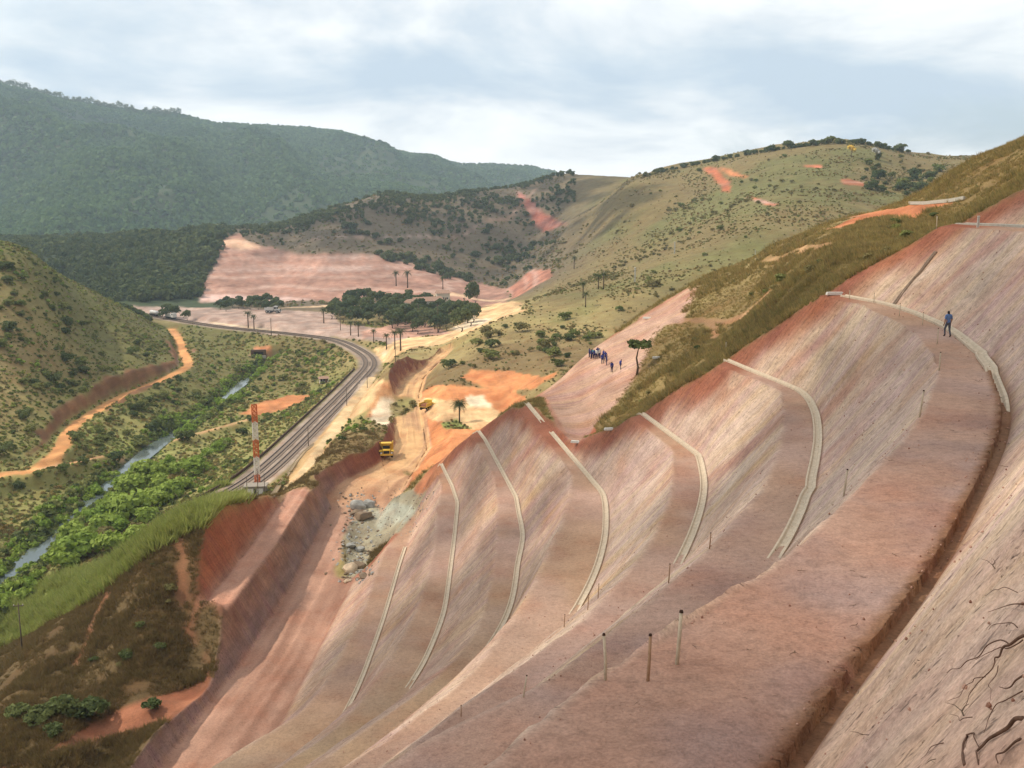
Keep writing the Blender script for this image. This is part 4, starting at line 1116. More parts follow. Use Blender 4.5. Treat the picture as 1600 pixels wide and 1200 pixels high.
def palm(p, h, label, group=None, nf=30, fl=.5):
    t = empty('palm_tree', p, rr.uniform(0, 6)); tag(t, label, 'palm tree', group)
    tr = link('trunk', PT, t); tr.scale = (h * 1.0, h * 1.0, h * .66)
    for i in range(nf):
        f = link('frond', FR[i % 3], t); a = i * 2.399; e = (i / nf) * 1.75 - .55
        f.location = (0, 0, h * .655); f.rotation_euler = (rr.uniform(-.15, .15), -e * .8, a); L = h * fl * rr.uniform(.85, 1.1)
        f.scale = (L, L, L * (1.25 if e < .3 else .9))
    return t
palm(hit(718, 661, 270), 8.4, 'tall feathery palm standing alone on a grassy mound', None, 34, .40)
for i, (u, v, h) in enumerate([(388,512,14),(397,514,12),(619,447,17),(637,450,19),(692,452,14),(548,524,11),(560,526,11),(584,536,10),(604,546,11),(617,545,12),(626,548,14),(506,505,13),(897,420,12),(935,452,10),(911,466,10),(943,452,11),(915,480,9)]):
    p = hit(u, v, 330)
    if p: palm(p, h, 'slim palm in the distance beyond the railway curve' if u < 700 else 'slim palm on the far slope of the brown hill', 'distant palms beyond the railway' if u < 700 else 'palms on the brown hill', 14, .32)
# small dark tree left standing on the cut face
p = hit(995, 585, 120, 220)
t = empty('lone_tree', p); tag(t, 'small dark tree left standing on the bare cut near the workers', 'tree')
MB().tube([(0,0,-.3),(.15,0,1.2),(-.1,.1,2.6),(.2,0,4.2)], [.22,.17,.14,.07], 7).build('trunk', M_BARK, t, True)
cr = link('crown', crown_mesh('crown', L_DARK, 55, 260, 9, .17, .42, .7, -.2), t); cr.location = (.2, 0, 4.6); cr.scale = (2.2, 2.2, 2.2)
# ------------------------------------------------------------------ concrete gutters along the benches
M_CONC = simple('concrete', K(214,194,166), .9, 3, .16, .3, .02)
M_CONC2 = simple('grey_concrete', K(186,178,162), .9, 3, .18, .3, .02)
def gutter(name, pts, label, w=.62, d=.12, m=M_CONC, group=None, lift=.10):
    """shallow concrete channel following a plan line; pts are Vectors at ground level"""
    prof = [(-w/2-.10, -.25), (-w/2-.10, lift), (-w/2, lift), (-w*.28, lift-d), (w*.28, lift-d), (w/2, lift), (w/2+.14, lift+.02), (w/2+.14, -.25)]
    V = []; F = []; k = len(prof)
    for i, p in enumerate(pts):
        dr = (pts[min(i+1, len(pts)-1)] - pts[max(i-1, 0)]).normalized(); s = Vector((dr.y, -dr.x, 0)).normalized()
        up = s.cross(dr).normalized()
        for a, b in prof: V.append(p + s * a + up * b)
    for i in range(len(pts) - 1):
        for j in range(k): F.append((i*k+j, i*k+(j+1) % k, (i+1)*k+(j+1) % k, (i+1)*k+j))
    F += [tuple(range(k)), tuple(range((len(pts)-1)*k, len(pts)*k))[::-1]]
    o = MB().add(V, F).build(name, m); return tag(o, label, 'gutter', group)
def bench_line(k, y0, y1, n, off=-.42):
    ysn = np.linspace(y0, y1, n); xo = C_(CD[k], ysn) + off; zo = ground(xo, ysn) + .05 - .36 * smooth(y0 + 7, y0, ysn)   # the low end runs out under slumped soil
    return [Vector(q) for q in zip(xo, ysn, zo)]
gspec = {1:(40.5,99,'pale concrete gutter at the back of the bench with the walking man',.85), 2:(44,112.5,'concrete gutter curving along the second bench, just below the walking man\'s bench',.85),
         3:(66,128,'concrete gutter sweeping round the bench in the middle of the slope',.9), 4:(77,150,'kinked concrete gutter from the gully below the workers down the slope',.9),
         5:(84,194,'broken pale gutter on the narrow bench that ends beside the palm platform',.8), 6:(97,199,'straight thin gutter on the second lowest bench',.8), 7:(107,170,'short thin gutter on the lowest bench above the haul road',.75)}
for k, (a, b_, lab, w) in gspec.items():
    gutter('bench_gutter', bench_line(k, a, b_, int((b_-a) * 1.2)), lab, w * .46)
gutter('bench_gutter', bench_line(4, 153, 184, 30), 'upper length of pale gutter climbing past the gully to the spur tip', .5)
yy_ = np.linspace(78, 100, 16)
gutter('bench_gutter', [Vector((float(C_(CD[0], q)) - .4, q, gz(float(C_(CD[0], q)) - .4, q) + .06)) for q in yy_], 'grey gutter at the top right edge of the slope', .7, m=M_CONC2)
# stepped chute from the upper slope down to the walking man's bench
ch = hits([(1398,476),(1412,457),(1427,438),(1440,424),(1452,408),(1463,394)], 60, 130)
gutter('stepped_chute', ch, 'dark narrow drain running down the upper slope to the walking man\'s bench', .26, m=simple('weathered_concrete', K(158,136,116), .95, 4, .25), lift=.14)
up = hits([(1385,318),(1400,315),(1425,317),(1450,317),(1470,315),(1490,313),(1512,309)], 90, 260)
if len(up) > 2: gutter('hillside_gutter', up, 'pale gutter winding across the grassy hill at top right', .8, m=M_CONC2, lift=.2)
pg = hits([(425,776),(437,757),(450,740),(462,722),(476,705),(492,693)], 200, 340)
if len(pg) > 2: gutter('path_gutter', pg, 'narrow gutter beside the dirt path right of the mast', .9, m=simple('dirty_concrete', K(150,130,100), .95, 4, .25), lift=.12)

# ------------------------------------------------------------------ survey stakes
M_STAKE = simple('stake_wood', K(206,188,160), .85, 9, .25)
M_STAKED = simple('stake_dark', K(176,140,108), .85, 9, .25)
M_CAP = simple('stake_tip', K(70,50,40), .9)
def stake(p, h, lean, m, label, group, r=.035):
    t = empty('survey_stake', p); tag(t, label, 'stake', group)
    a = Vector((lean[0], lean[1], h))
    MB().tube([(0,0,-.25), a * .5 + Vector((.012, 0, 0)), a], [r, r * .95, r * .9], 7).build('shaft', m, t, True)
    MB().tube([a * .985, a * 1.03], [r * 1.12, r * .8], 7).build('tip', M_CAP, t)
stake(hit(1056, 1042), 1.08, (.09, .1), M_STAKE, 'pale thick stake, rightmost of the three in the foreground', None, .04)
stake(hit(1011, 1068), .92, (.05, .08), M_STAKED, 'brown stake, middle one of the three in the foreground', None, .032)
stake(hit(946, 1066), .92, (-.04, .05), M_STAKE, 'thin pale stake, leftmost of the three in the foreground', None, .03)
stake(hit(816, 1091), .80, (.16, .1), M_STAKE, 'thin stake leaning right on the second bench, low in the picture', None, .028)
stake(hit(720, 1120), .62, (.02, 0), M_STAKED, 'short dark stake on the lower bench near the bottom edge', None, .03)
for u, v, h, ln in [(1467,581,1.05,(.02,0)),(1436,652,1.12,(.14,.05)),(1317,777,1.15,(.14,.05))]:
    stake(hit(u, v), h, ln, M_STAKE, 'white stake on the outer edge of the walking man\'s bench', 'white stakes along the upper bench', .04)
for u, v, h in [(1405,494,1.0),(1441,510,1.0),(1464,538,1.0),(1365,474,.9),(1327,468,.9)]:
    stake(hit(u, v), h, (.02, 0), M_STAKE, 'far small stake near the gutter behind the walking man', 'small stakes by the far gutter', .035)
for u, v, h in [(1044,912,1.0),(1108,858,.85),(918,952,1.0),(934,934,1.0),(881,980,.9)]:
    stake(hit(u, v), h, (.06, 0), M_STAKED, 'thin brown stake on the rim of a middle bench', 'stakes on the middle bench rims', .032)
for u, v in [(1134,548),(1463,357)]:
    stake(hit(u, v, 60), 1.1, (0, 0), M_STAKE, 'thin stake where the cut meets the grass', 'stakes at the top of the cut', .04)
M_POST = simple('post_concrete', K(196,192,180), .9, 5, .15)
def post(p, h, r, label, group=None):
    t = empty('concrete_post', p); tag(t, label, 'post', group)
    MB().box(-r, r, -r, r, -.3, h, r * .15).build('shaft', M_POST, t)
    MB().box(-r*1.25, r*1.25, -r*1.25, r*1.25, h, h + r * .8, r * .5).build('cap', M_POST, t)
post(hit(1528, 354, 60), .85, .09, 'white post on the top edge of the slope')
post(hit(1180, 399, 100), 2.4, .14, 'tall white post on the crest of the grassy hill')
for u, v, h in [(992,440,6.5),(1054,396,6)]:
    p = hit(u, v, 300)
    if p: post(p, h, .35, 'white pole on the far brown slope', 'white poles on the brown slope')

# ------------------------------------------------------------------ railway
M_RAIL = simple('rail_steel', K(92,80,74), .5, 3, .15, .1, .01, .6)
M_SLEEP = simple('sleepers', K(136,118,102), .95, 5, .25)
def offset_line(line, off):
    q = np.asarray(line)[:, :2]; d = np.gradient(q, axis=0); d /= np.linalg.norm(d, axis=1)[:, None]
    return q + np.stack([d[:, 1], -d[:, 0]], 1) * off
def resample(q, step):
    s = np.concatenate([[0], np.cumsum(np.linalg.norm(np.diff(q, axis=0), axis=1))]); n = max(2, int(s[-1] / step))
    t = np.linspace(0, s[-1], n); return np.stack([np.interp(t, s, q[:, i]) for i in range(q.shape[1])], 1)
def ribbon(q, z, w, h, b):
    q = np.asarray(q); d = np.gradient(q, axis=0); d /= np.linalg.norm(d, axis=1)[:, None]; s = np.stack([d[:, 1], -d[:, 0]], 1)
    V = []; F = []
    for i in range(len(q)):
        for sx, zz in ((-1, 0), (-1, h), (1, h), (1, 0)): V.append((q[i, 0] + s[i, 0] * sx * w / 2, q[i, 1] + s[i, 1] * sx * w / 2, z[i] + zz))
    for i in range(len(q) - 1):
        for j in range(3): F.append((i*4+j, i*4+j+1, i*4+5+j, i*4+4+j))
    b.add(V, F)
for nm, off, lab in (('railway_track', -2.1, 'railway track nearer the river, curving away to the left'), ('railway_track', 2.1, 'railway track nearer the dirt path, curving away to the left')):
    q = resample(offset_line(RAIL, off), 1.5); z_ = ground(q[:, 0], q[:, 1]) ; z_ = np.convolve(np.pad(z_, 6, mode='edge'), np.ones(13) / 13, 'valid')
    t = empty(nm, (0, 0, 0)); tag(t, lab, 'railway track')
    for s in (-.8, .8):
        b = MB(); ribbon(resample(offset_line(q, s), 2.0), np.interp(np.linspace(0, 1, len(resample(offset_line(q, s), 2.0))), np.linspace(0, 1, len(z_)), z_) + .25, .16, .2, b)
        b.build('rail', M_RAIL, t)
    b = MB(); ribbon(q, z_ + .02, 3.0, .2, b); b.build('ballast_bed', simple('ballast', K(164,146,130), .95, 2.5, .35, .6, .08), t)
    b = MB(); qs = resample(q, .9); zs_ = np.interp(np.linspace(0, 1, len(qs)), np.linspace(0, 1, len(z_)), z_); d = np.gradient(qs, axis=0); d /= np.linalg.norm(d, axis=1)[:, None]
    for i in range(0, len(qs)):
        s = Vector((d[i, 1], -d[i, 0], 0)); f = Vector((d[i, 0], d[i, 1], 0)); c = Vector((qs[i, 0], qs[i, 1], zs_[i] + .215))
        V = [c + s*a*1.3 + f*e*.13 + Vector((0, 0, hh)) for hh in (0, .06) for a, e in ((-1,-1),(1,-1),(1,1),(-1,1))]
        b.add(V, [(4,5,6,7),(0,1,5,4),(1,2,6,5),(2,3,7,6),(3,0,4,7)])
    o = b.build('sleepers', M_SLEEP, t); o['kind'] = 'stuff'
# low dark kerb wall along the river side of the ballast
q = resample(offset_line(RAIL, -6.3), 2.5); q = q[q[:, 1] < 470]
b = MB(); ribbon(q, ground(q[:, 0], q[:, 1]) - .2, .3, 1.0, b)
tag(b.build('trackside_wall', simple('dark_wall', K(84,66,56), .95, 2, .3)), 'low dark wall along the river side of the railway', 'wall')
# the river
q = resample(RIVER[:, :2], 4.0); d = np.gradient(q, axis=0); d /= np.linalg.norm(d, axis=1)[:, None]; s = np.stack([d[:, 1], -d[:, 0]], 1)
wv = 2.9 + 1.2 * fbm(q[:, 1] / 40, q[:, 0] / 40, 0, 2)
V = []; 
for i in range(len(q)):
    for k in (-1, -.33, .33, 1): V.append((q[i, 0] + s[i, 0] * wv[i] * k, q[i, 1] + s[i, 1] * wv[i] * k, -88.55))
m, t, b_ = mat('river_water'); b_.inputs['Base Color'].default_value = (.10, .12, .11, 1); b_.inputs['Roughness'].default_value = .12; b_.inputs['Specular IOR Level'].default_value = .5
bump(t, b_, tex_noise(t, N_(t, 'ShaderNodeNewGeometry').outputs['Position'], 1.2, 3), .12, .08)
link('river', mesh_np('river', V, grid_faces(len(q), 4), m), kind='structure')

# ------------------------------------------------------------------ mast and hut
M_WHITE = simple('white_paint', K(226,220,208), .7, 4, .1); M_ORNG = simple('orange_paint', K(206,104,48), .7, 4, .12)
M_STEEL = simple('grey_steel', K(120,116,110), .6, 5, .15, .1, .01, .3); M_DARK = simple('dark_paint', K(52,48,46), .7, 5, .2)
p = hit(403, 768, 235, 300); PM = p
t = empty('radio_mast', p, .3); tag(t, 'orange and white banded lattice mast behind the hut', 'mast')
Hm = 23.5; nb = 5; bw = .62
for k in range(nb):
    b = MB(); z0, z1 = Hm * k / nb, Hm * (k + 1) / nb
    w = bw
    for sx in (-1, 1):
        for sy in (-1, 1): b.tube([(sx*w, sy*w, z0), (sx*w, sy*w, z1)], .13, 5)
    nseg = 4
    for j in range(nseg):
        a0 = z0 + (z1 - z0) * j / nseg; a1 = z0 + (z1 - z0) * (j + 1) / nseg
        for s in (-1, 1):
            b.tube([(-w, s*w, a0), (w, s*w, a1)], .085, 4); b.tube([(w, s*w, a0), (-w, s*w, a1)], .085, 4); b.tube([(s*w, -w, a0), (s*w, w, a1)], .085, 4); b.tube([(s*w, w, a0), (s*w, -w, a1)], .085, 4)
            b.tube([(-w, s*w, a1), (w, s*w, a1)], .08, 4)
    b.build('mast_section', M_ORNG if k % 2 == 0 else M_WHITE, t)['label'] = 'orange lattice band' if k % 2 == 0 else 'white lattice band'
MB().tube([(0,0,Hm),(0,0,Hm+1.6)], .05, 5).build('aerial', M_STEEL, t)
t = empty('equipment_hut', (p.x + .6, p.y - 4.2, gz(p.x + .6, p.y - 4.2)), .08); tag(t, 'small pale hut with grey flat roof at the foot of the mast', 'hut')
MB().box(-2.7, 2.7, -1.7, 1.7, -.6, 2.7).build('wall', simple('hut_render', K(150,140,124), .9, 2, .15), t)
MB().box(-3.0, 3.0, -2.0, 2.0, 2.7, 2.95).build('roof', simple('roof_slab', K(160,150,136), .9, 2, .2), t)
for x0 in (-1.9, .55): MB().box(x0, x0 + 1.5, -1.76, -1.70, .0, 2.3).build('door', M_WHITE, t)
MB().box(-.22, .22, -1.78, -1.70, .2, 2.2).build('vent', M_DARK, t)
M_POLE = simple('pole_wood', K(104,90,76), .9, 6, .2)
def utility_pole(p, h, label, group=None, arm=True, r=.12):
    t = empty('utility_pole', p, rr.uniform(-.3, .3)); tag(t, label, 'pole', group)
    MB().tube([(0,0,-.5),(0,0,h)], [r, r * .75], 7).build('shaft', M_POLE, t, True)
    if arm:
        MB().box(-.8, .8, -.06, .06, h - .5, h - .35).build('crossarm', M_POLE, t)
        for x_ in (-.7, 0, .7): MB().cyl((x_, 0, h - .25), (0, 0, 1), .06, .2, 7).build('insulator', M_WHITE, t)
for u, v, h, lab in [(387,790,6,'thin pole at the left corner of the hut'),(404,786,6.5,'thin pole in front of the hut'),(414,775,6,'thin pole at the right corner of the hut')]:
    utility_pole(hit(u, v, 200, 300), h, lab, None, False, .09)
utility_pole(hit(35, 1019, 120), 8.5, 'wooden power pole on the green slope at far left')
for u, v, h in [(482,697,6.5),(542,634,7),(574,606,7),(618,566,9)]:
    utility_pole(hit(u, v, 240), h, 'slim pole beside the dirt path along the railway', 'poles along the railway', False, .13)
for u, v, h in [(424,524,10),(532,516,12),(654,508,13),(684,520,16)]:
    p = hit(u, v, 400); utility_pole(p, h, 'far power pole near the grove and flat', 'far power poles', True, .2)

# ------------------------------------------------------------------ train on the far curve
M_TWHITE = simple('wagon_white', K(214,212,206), .6, 2, .1); M_GLASS = simple('dark_glass', K(40,44,48), .2, 2, .1)
line = resample(RAIL[:, :2], 1.0)
def on_rail(u):
    uu_ = proj(line[:, 0], line[:, 1], np.full(len(line), -74.6))[0]
    m = line[:, 1] > 560
    i = np.where(m)[0][np.argmin(np.abs(uu_[m] - u))]; d = line[min(i+3, len(line)-1)] - line[i-3]
    x_, y_ = line[i]; return Vector((x_, y_, gz(x_, y_) + .45)), math.atan2(d[1], d[0])
def wagon(u, L, label, cab):
    p, a = on_rail(u); t = empty('rail_wagon' if not cab else 'locomotive', p, a); tag(t, label, 'wagon' if not cab else 'locomotive')
    MB().box(-L/2, L/2, -1.3, 1.3, .8, 1.3).build('underframe', M_DARK, t)
    if cab:
        MB().box(-L/2 + 1.8, L/2 - .3, -1.2, 1.2, 1.3, 3.2, .12).build('hood', M_TWHITE, t)
        MB().box(-L/2, -L/2 + 2.4, -1.45, 1.45, 1.3, 4.2, .1).build('cab', M_TWHITE, t)
        MB().box(-L/2 + .5, -L/2 + 2.0, -1.5, 1.5, 2.9, 3.6).build('window', M_GLASS, t)
    else:
        MB().tube([(-L/2 + .2, 0, 2.4), (-L/2 + .7, 0, 2.4), (L/2 - .7, 0, 2.4), (L/2 - .2, 0, 2.4)], [.7, 1.3, 1.3, .7], 14).build('tank', M_TWHITE, t, True)
        MB().cyl((0, 0, 3.75), (0, 0, 1), .4, .5, 10).build('dome', M_TWHITE, t)
    for x_ in (-L/2 + 1.6, -L/2 + 3.4, L/2 - 3.4, L/2 - 1.6):
        MB().cyl((x_, 0, .45), (0, 1, 0), .45, 2.0, 14).build('wheelset', M_DARK, t)
wagon(266, 13, 'white locomotive with raised cab on the far railway curve', True)
wagon(241, 11, 'white tank wagon behind the locomotive on the far curve', False)

# ------------------------------------------------------------------ dump trucks
M_YEL = simple('machine_yellow', K(232,188,60), .55, 2, .12); M_TYRE = simple('tyre_rubber', K(44,42,40), .9, 6, .15)
def dump_truck(p, rz, label, s=1.0, paint_=M_YEL, name='dump_truck'):
    """front of the truck looks along -y"""
    t = empty(name, p, rz, s); tag(t, label, 'dump truck')
    MB().box(-1.15, 1.15, -3.3, 3.6, .75, 1.25).build('chassis', M_DARK, t)
    MB().box(-1.0, 1.0, -3.9, -2.2, 1.1, 2.15, .08).build('bonnet', paint_, t, False, .06)
    MB().box(-1.6, 1.6, -4.05, -3.8, .8, 1.2).build('bumper', paint_, t, False, .04)
    MB().box(-.75, .75, -3.97, -3.9, 1.3, 2.0).build('grille', M_DARK, t)
    for x_ in (-1.3, 1.3): MB().box(x_ - .22, x_ + .22, -3.98, -3.75, 1.25, 1.6).build('headlight', M_WHITE, t)
    c = MB().box(-1.05, 1.05, -2.3, -.7, 1.3, 3.3, .08).build('cab', paint_, t, False, .05)
    MB().box(-.9, .9, -2.29, -2.2, 2.2, 3.05).build('windscreen', M_GLASS, c)
    for x_ in (-1.02, 1.02): MB().box(x_ - .05, x_ + .05, -1.95, -1.0, 2.2, 3.05).build('side_window', M_GLASS, c)
    for x_ in (-1.5, 1.5): MB().box(x_ - .38, x_ + .38, -3.6, -1.9, 1.75, 1.9).build('mudguard', paint_, t)
    b = MB()
    b.box(-1.7, 1.7, -.5, 4.2, 1.45, 1.6); b.box(-1.75, -1.6, -.6, 4.2, 1.5, 2.9); b.box(1.6, 1.75, -.6, 4.2, 1.5, 2.9); b.box(-1.75, 1.75, -.72, -.55, 1.5, 3.5); b.box(-1.3, 1.3, -2.35, -.6, 3.45, 3.62)
    b.build('tipper_body', paint_, t)
    MB().box(-1.55, 1.55, -.4, 4.0, 1.6, 2.5, .5).build('load', M_SOIL if False else simple('load_earth', K(150,96,66), .95, 2, .2), t)
    for y_ in (-2.75, 1.4, 2.95):
        for x_ in (-1.4, 1.4):
            w = MB().cyl((x_, y_, .72), (1, 0, 0), .72, .55, 18).build('wheel', M_TYRE, t, False, .05)
            MB().cyl((x_ * 1.2, y_, .72), (1, 0, 0), .34, .06, 12).build('rim', paint_, w)
    return t
dump_truck(hit(604, 711, 240, 320), .12, 'yellow dump truck facing up the haul road beside the dark bank', 1.02)
dump_truck(hit(668, 639, 270, 350), 2.75, 'yellow dump truck parked on the sandy platform by the palm', .78)
dump_truck(hit(427, 489, 560, 900), 1.4, 'white truck alone on the far pale flat', 1.3, M_TWHITE, 'tipper_truck')
# ------------------------------------------------------------------ houses in the grove, sheds
M_TILE = simple('roof_tile', K(176,140,118), .9, 1.5, .2); M_WALL = simple('house_wall', K(214,204,186), .9, 2, .1)
def house(p, w, dpt, h, rz, label, name='farm_house'):
    t = empty(name, p, rz); tag(t, label, 'house')
    MB().box(-w/2, w/2, -dpt/2, dpt/2, -1, h).build('wall', M_WALL, t)
    e = .6
    MB().add([(-w/2-e,-dpt/2-e,h),(w/2+e,-dpt/2-e,h),(w/2+e,dpt/2+e,h),(-w/2-e,dpt/2+e,h),(-w/2,0,h+dpt*.32),(w/2,0,h+dpt*.32)], [(0,1,5,4),(2,3,4,5),(0,4,3),(1,2,5),(0,3,2,1)]).build('roof', M_TILE, t)
    for x_ in (-w*.3, 0, w*.3): MB().box(x_ - .5, x_ + .5, -dpt/2 - .04, -dpt/2 + .02, 1.0, 2.2).build('window', M_GLASS, t)
    MB().box(w*.12, w*.12 + .9, -dpt/2 - .05, -dpt/2 + .02, 0, 2.1).build('door', simple('door_paint', K(120,90,66)), t)
for u, v, w, dp, rz, lab in [(668,491,20,8,.5,'long farm house with low tiled roof among the grove trees'),(692,478,9,7,.2,'small farm house at the upper right of the grove'),(646,494,9,7,.6,'small outbuilding at the left end of the farm house')]:
    p = hit(u, v, 500); p.z += 4; house(p, w, dp, 5, rz, lab)
p = hit(506, 598, 350); house(p, 4, 3, 2.2, .3, 'tiny white shed beside the tracks on the valley floor', 'shed')
# culvert mouth under the track embankment
p = hit(404, 556, 420, 640)
t = empty('culvert', p, .2); tag(t, 'dark culvert mouth in the reddish bank above the river', 'culvert')
b = MB(); b.box(-4.2, -2.6, -1, 1.5, -1, 3.4); b.box(2.6, 4.2, -1, 1.5, -1, 3.4); b.box(-2.6, 2.6, -1, 1.5, 2.3, 3.4); b.build('portal', simple('old_stone', K(110,86,70), .95, 2, .3), t)
MB().box(-2.6, 2.6, .8, 1.4, -1, 2.3).build('opening_shade', M_DARK, t)  # solid dark slab, painted in for the shade inside the mouth
MB().box(-4.0, 4.0, -2.6, -1, -1.2, .25).build('apron', M_CONC2, t)
# ------------------------------------------------------------------ boulders
M_ROCKG = simple('rock_grey', K(166,164,156), .9, 1.6, .3, .8, .12); M_ROCKT = simple('rock_tan', K(200,176,146), .9, 1.6, .25, .8, .12); M_ROCKB = simple('rock_brown', K(140,120,98), .9, 1.6, .25, .8, .12)
def rock_mesh(seed, m, sub=3):
    bm = bmesh.new(); bmesh.ops.create_icosphere(bm, subdivisions=sub, radius=1); r = np.random.default_rng(seed)
    co = np.array([v.co[:] for v in bm.verts])
    for i in range(14):
        d = rnd_dir(r); lim = r.uniform(.6, .92); q = co @ d; co = co - np.maximum(q - lim, 0)[:, None] * d
    co = co * (1 + .10 * fbm(co[:, 0] * 2 + seed, co[:, 1] * 2, co[:, 2] * 2, 4))[:, None]
    for v, c in zip(bm.verts, co): v.co = Vector(c)
    me = bpy.data.meshes.new('boulder'); bm.to_mesh(me); bm.free(); me.materials.append(m); return me
RK = [(560,790,2.0,1.5,M_ROCKG,'jagged grey boulder at the left of the upper rock pile'),(577,788,1.8,1.5,M_ROCKG,'jagged grey boulder at the right of the upper rock pile'),(568,806,2.6,1.2,M_ROCKB,'broad flat brown slab under the grey boulders'),
      (556,800,1.7,1.0,M_ROCKB,'low brown boulder left of the flat slab'),(546,887,1.9,1.1,M_ROCKT,'pale tan boulder in front of the lower rock pile'),(561,884,1.5,1.1,M_ROCKB,'rounded brown boulder touching the pale tan one'),
      (548,851,1.5,.7,M_ROCKG,'low grey rock between the two rock piles'),(562,856,1.4,.6,M_ROCKG,'flat grey rock lying on the rock slope'),(543,905,.9,.5,M_ROCKT,'small tan rock below the lower pile'),(570,898,1.2,.5,M_ROCKB,'low brown rock right of the lower pile')]
for i, (u, v, s, h, m, lab) in enumerate(RK):
    p = hit(u, v + 4, 150, 260)
    o = link('boulder', rock_mesh(i + 3, m)); o.location = p + Vector((0, 0, h * .35)); o.scale = (s, s * .8, h); o.rotation_euler = (.1, .2, i * 1.3); tag(o, lab, 'boulder')
r = np.random.default_rng(8); P_ = []; S_ = []
for i in range(420):
    u, v = r.normal(560, 16), r.uniform(770, 912); p = hit(u, v, 150, 260)
    if p: P_.append(p[:]); S_.append(float(r.uniform(.08, .5) ** 1.0))
for i in range(500):
    u, v = r.uniform(560, 680), r.uniform(760, 860); p = hit(u, v, 150, 260)
    if p and -36 < p.x < -12 and p.y > 176: P_.append(p[:]); S_.append(float(r.uniform(.05, .22)))
tag(scatter('rubble', P_, np.array(S_), [rock_mesh(40, M_ROCKG, 1), rock_mesh(41, M_ROCKB, 1), rock_mesh(42, M_ROCKG, 1)], 3), 'loose grey rubble on the rock slope by the haul road', 'rubble')
# clods and stones on the near benches and the foot of the slopes
P_ = []; S_ = []
xx = []; yy2 = []
for i in range(3600):
    y_ = float(np.exp(r.uniform(math.log(6), math.log(90)))); k = int(r.integers(1, 6))
    if r.random() < .4: x_ = float(C_(CL[k-1], y_) + r.uniform(-4.6, 0))
    else: x_ = float(C_(CD[k], y_) - abs(r.normal(0, .5)) - .1) if r.random() < .5 else float(C_(CL[k], y_) + r.uniform(0, 4))
    xx.append(x_); yy2.append(y_); S_.append(float(r.uniform(.006, .026) * (1 + y_ / 50)))
zz3 = ground(np.array(xx), np.array(yy2))
tag(scatter('soil_clods', np.stack([xx, yy2, zz3 + .02], 1), np.array(S_), [rock_mesh(50, simple('clod', K(196,152,130), .95, 3, .3), 1), rock_mesh(51, simple('clod_dark', K(156,112,92), .95, 3, .3), 1)], 4), 'small clods and stones fallen on the benches', 'clods')
# dry twigs blown onto the near bench and slope
r = np.random.default_rng(15); n = 130
yq = np.exp(r.uniform(math.log(7), math.log(60), n)); xq = C_(CL[1], yq) + r.uniform(-1, 9, n)
def twig_mesh(sd):
    q = np.random.default_rng(sd); b = MB(); a = [Vector((i * .25, q.uniform(-.06, .06), .02 + q.uniform(0, .05))) for i in range(4)]
    b.tube(a, [.02, .017, .012, .006], 5); b.tube([a[1], a[1] + Vector((.14, .16, .05)), a[1] + Vector((.22, .34, .03))], [.012, .009, .004], 5); return b.mesh('twig', M_BARK)
tag(scatter('dry_twigs', np.stack([xq, yq, ground(xq, yq) + .03], 1), r.uniform(.12, .42, n), [twig_mesh(1), twig_mesh(2), twig_mesh(3)], 15), 'small dry twigs scattered on the near bench', 'twigs')
# scraps of pale board and cloth lying by the ends of the gutters
for u, v, lab in [(1305,461,'pale board lying at the far end of the walking man\'s bench'),(1012,498,'white bundle lying on the tip of the bare spur'),(955,672,'white strip lying in the grass below the workers'),(902,692,'white block beside the kink of the gutter'),(1028,560,'white scrap lying on the dark grass right of the small tree')]:
    p = hit(u, v, 60, 260); o = MB().box(-.9, .9, -.25, .25, 0, .3, .05).build('pale_board', M_WHITE, None, False, .03); o.location = p; o.rotation_euler = (0, 0, rr.uniform(-.5, .5)); tag(o, lab, 'board')
# ------------------------------------------------------------------ dead roots hanging on the near slope
M_ROOT = simple('dry_root', K(112,84,68), .95, 12, .3, .5, .02)
def surf_pts(px, lift=.04, dmax=30):
    o = []
    for q in px:
        p = hit(q[0], q[1], 2, dmax)
        if p: o.append(p + Vector((-.02, -.03, lift)))
    return o
ROOTS = [([(1600,1128),(1575,1142),(1545,1160),(1528,1178),(1530,1200)],.026,'thick forked root at the bottom right corner'),([(1508,1200),(1505,1180),(1512,1155),(1522,1150),(1530,1172)],.018,'upright bent root left of the thick forked root'),
 ([(1600,998),(1578,1012),(1562,1030),(1555,1040)],.024,'knotted dark root at the right edge of the picture'),([(1578,1012),(1560,1005),(1530,1030),(1500,1048),(1480,1055)],.013,'long thin root trailing left from the knotted root'),
 ([(1600,948),(1575,950),(1545,960)],.012,'curved twig at the right edge, highest of the roots'),([(1590,985),(1570,978),(1545,988)],.010,'thin forked twig below the curved twig'),
 ([(1555,1040),(1535,1065),(1515,1090),(1505,1115)],.010,'hair thin root hanging down the slope'),([(1600,1060),(1580,1078),(1562,1078)],.014,'short curled root above the thick forked root'),([(1598,1005),(1575,1018),(1550,1022),(1525,1035)],.011,'crossing root beside the knotted root')]
for px, rad, lab in (([(1598,1085),(1570,1100),(1545,1128),(1538,1150)],.009,'thin wavy root above the thick forked root, running down'),([(1560,1045),(1545,1075),(1548,1098)],.007,'fine hair root below the knotted root'),([(1540,1062),(1520,1070),(1500,1092),(1480,1100)],.007,'fine root strand left of the hair thin root'),
  ([(1590,930),(1560,925),(1540,935)],.008,'small dry twig above the curved twig'),([(1475,1165),(1455,1172),(1440,1190)],.007,'loose twig on the slope left of the bent root'),([(1520,1125),(1500,1130),(1485,1120)],.007,'loose twig between the hair roots and the bent root'),([(1595,1160),(1570,1180),(1560,1198)],.015,'second branch of the thick forked root')): ROOTS.append((px, rad, lab))
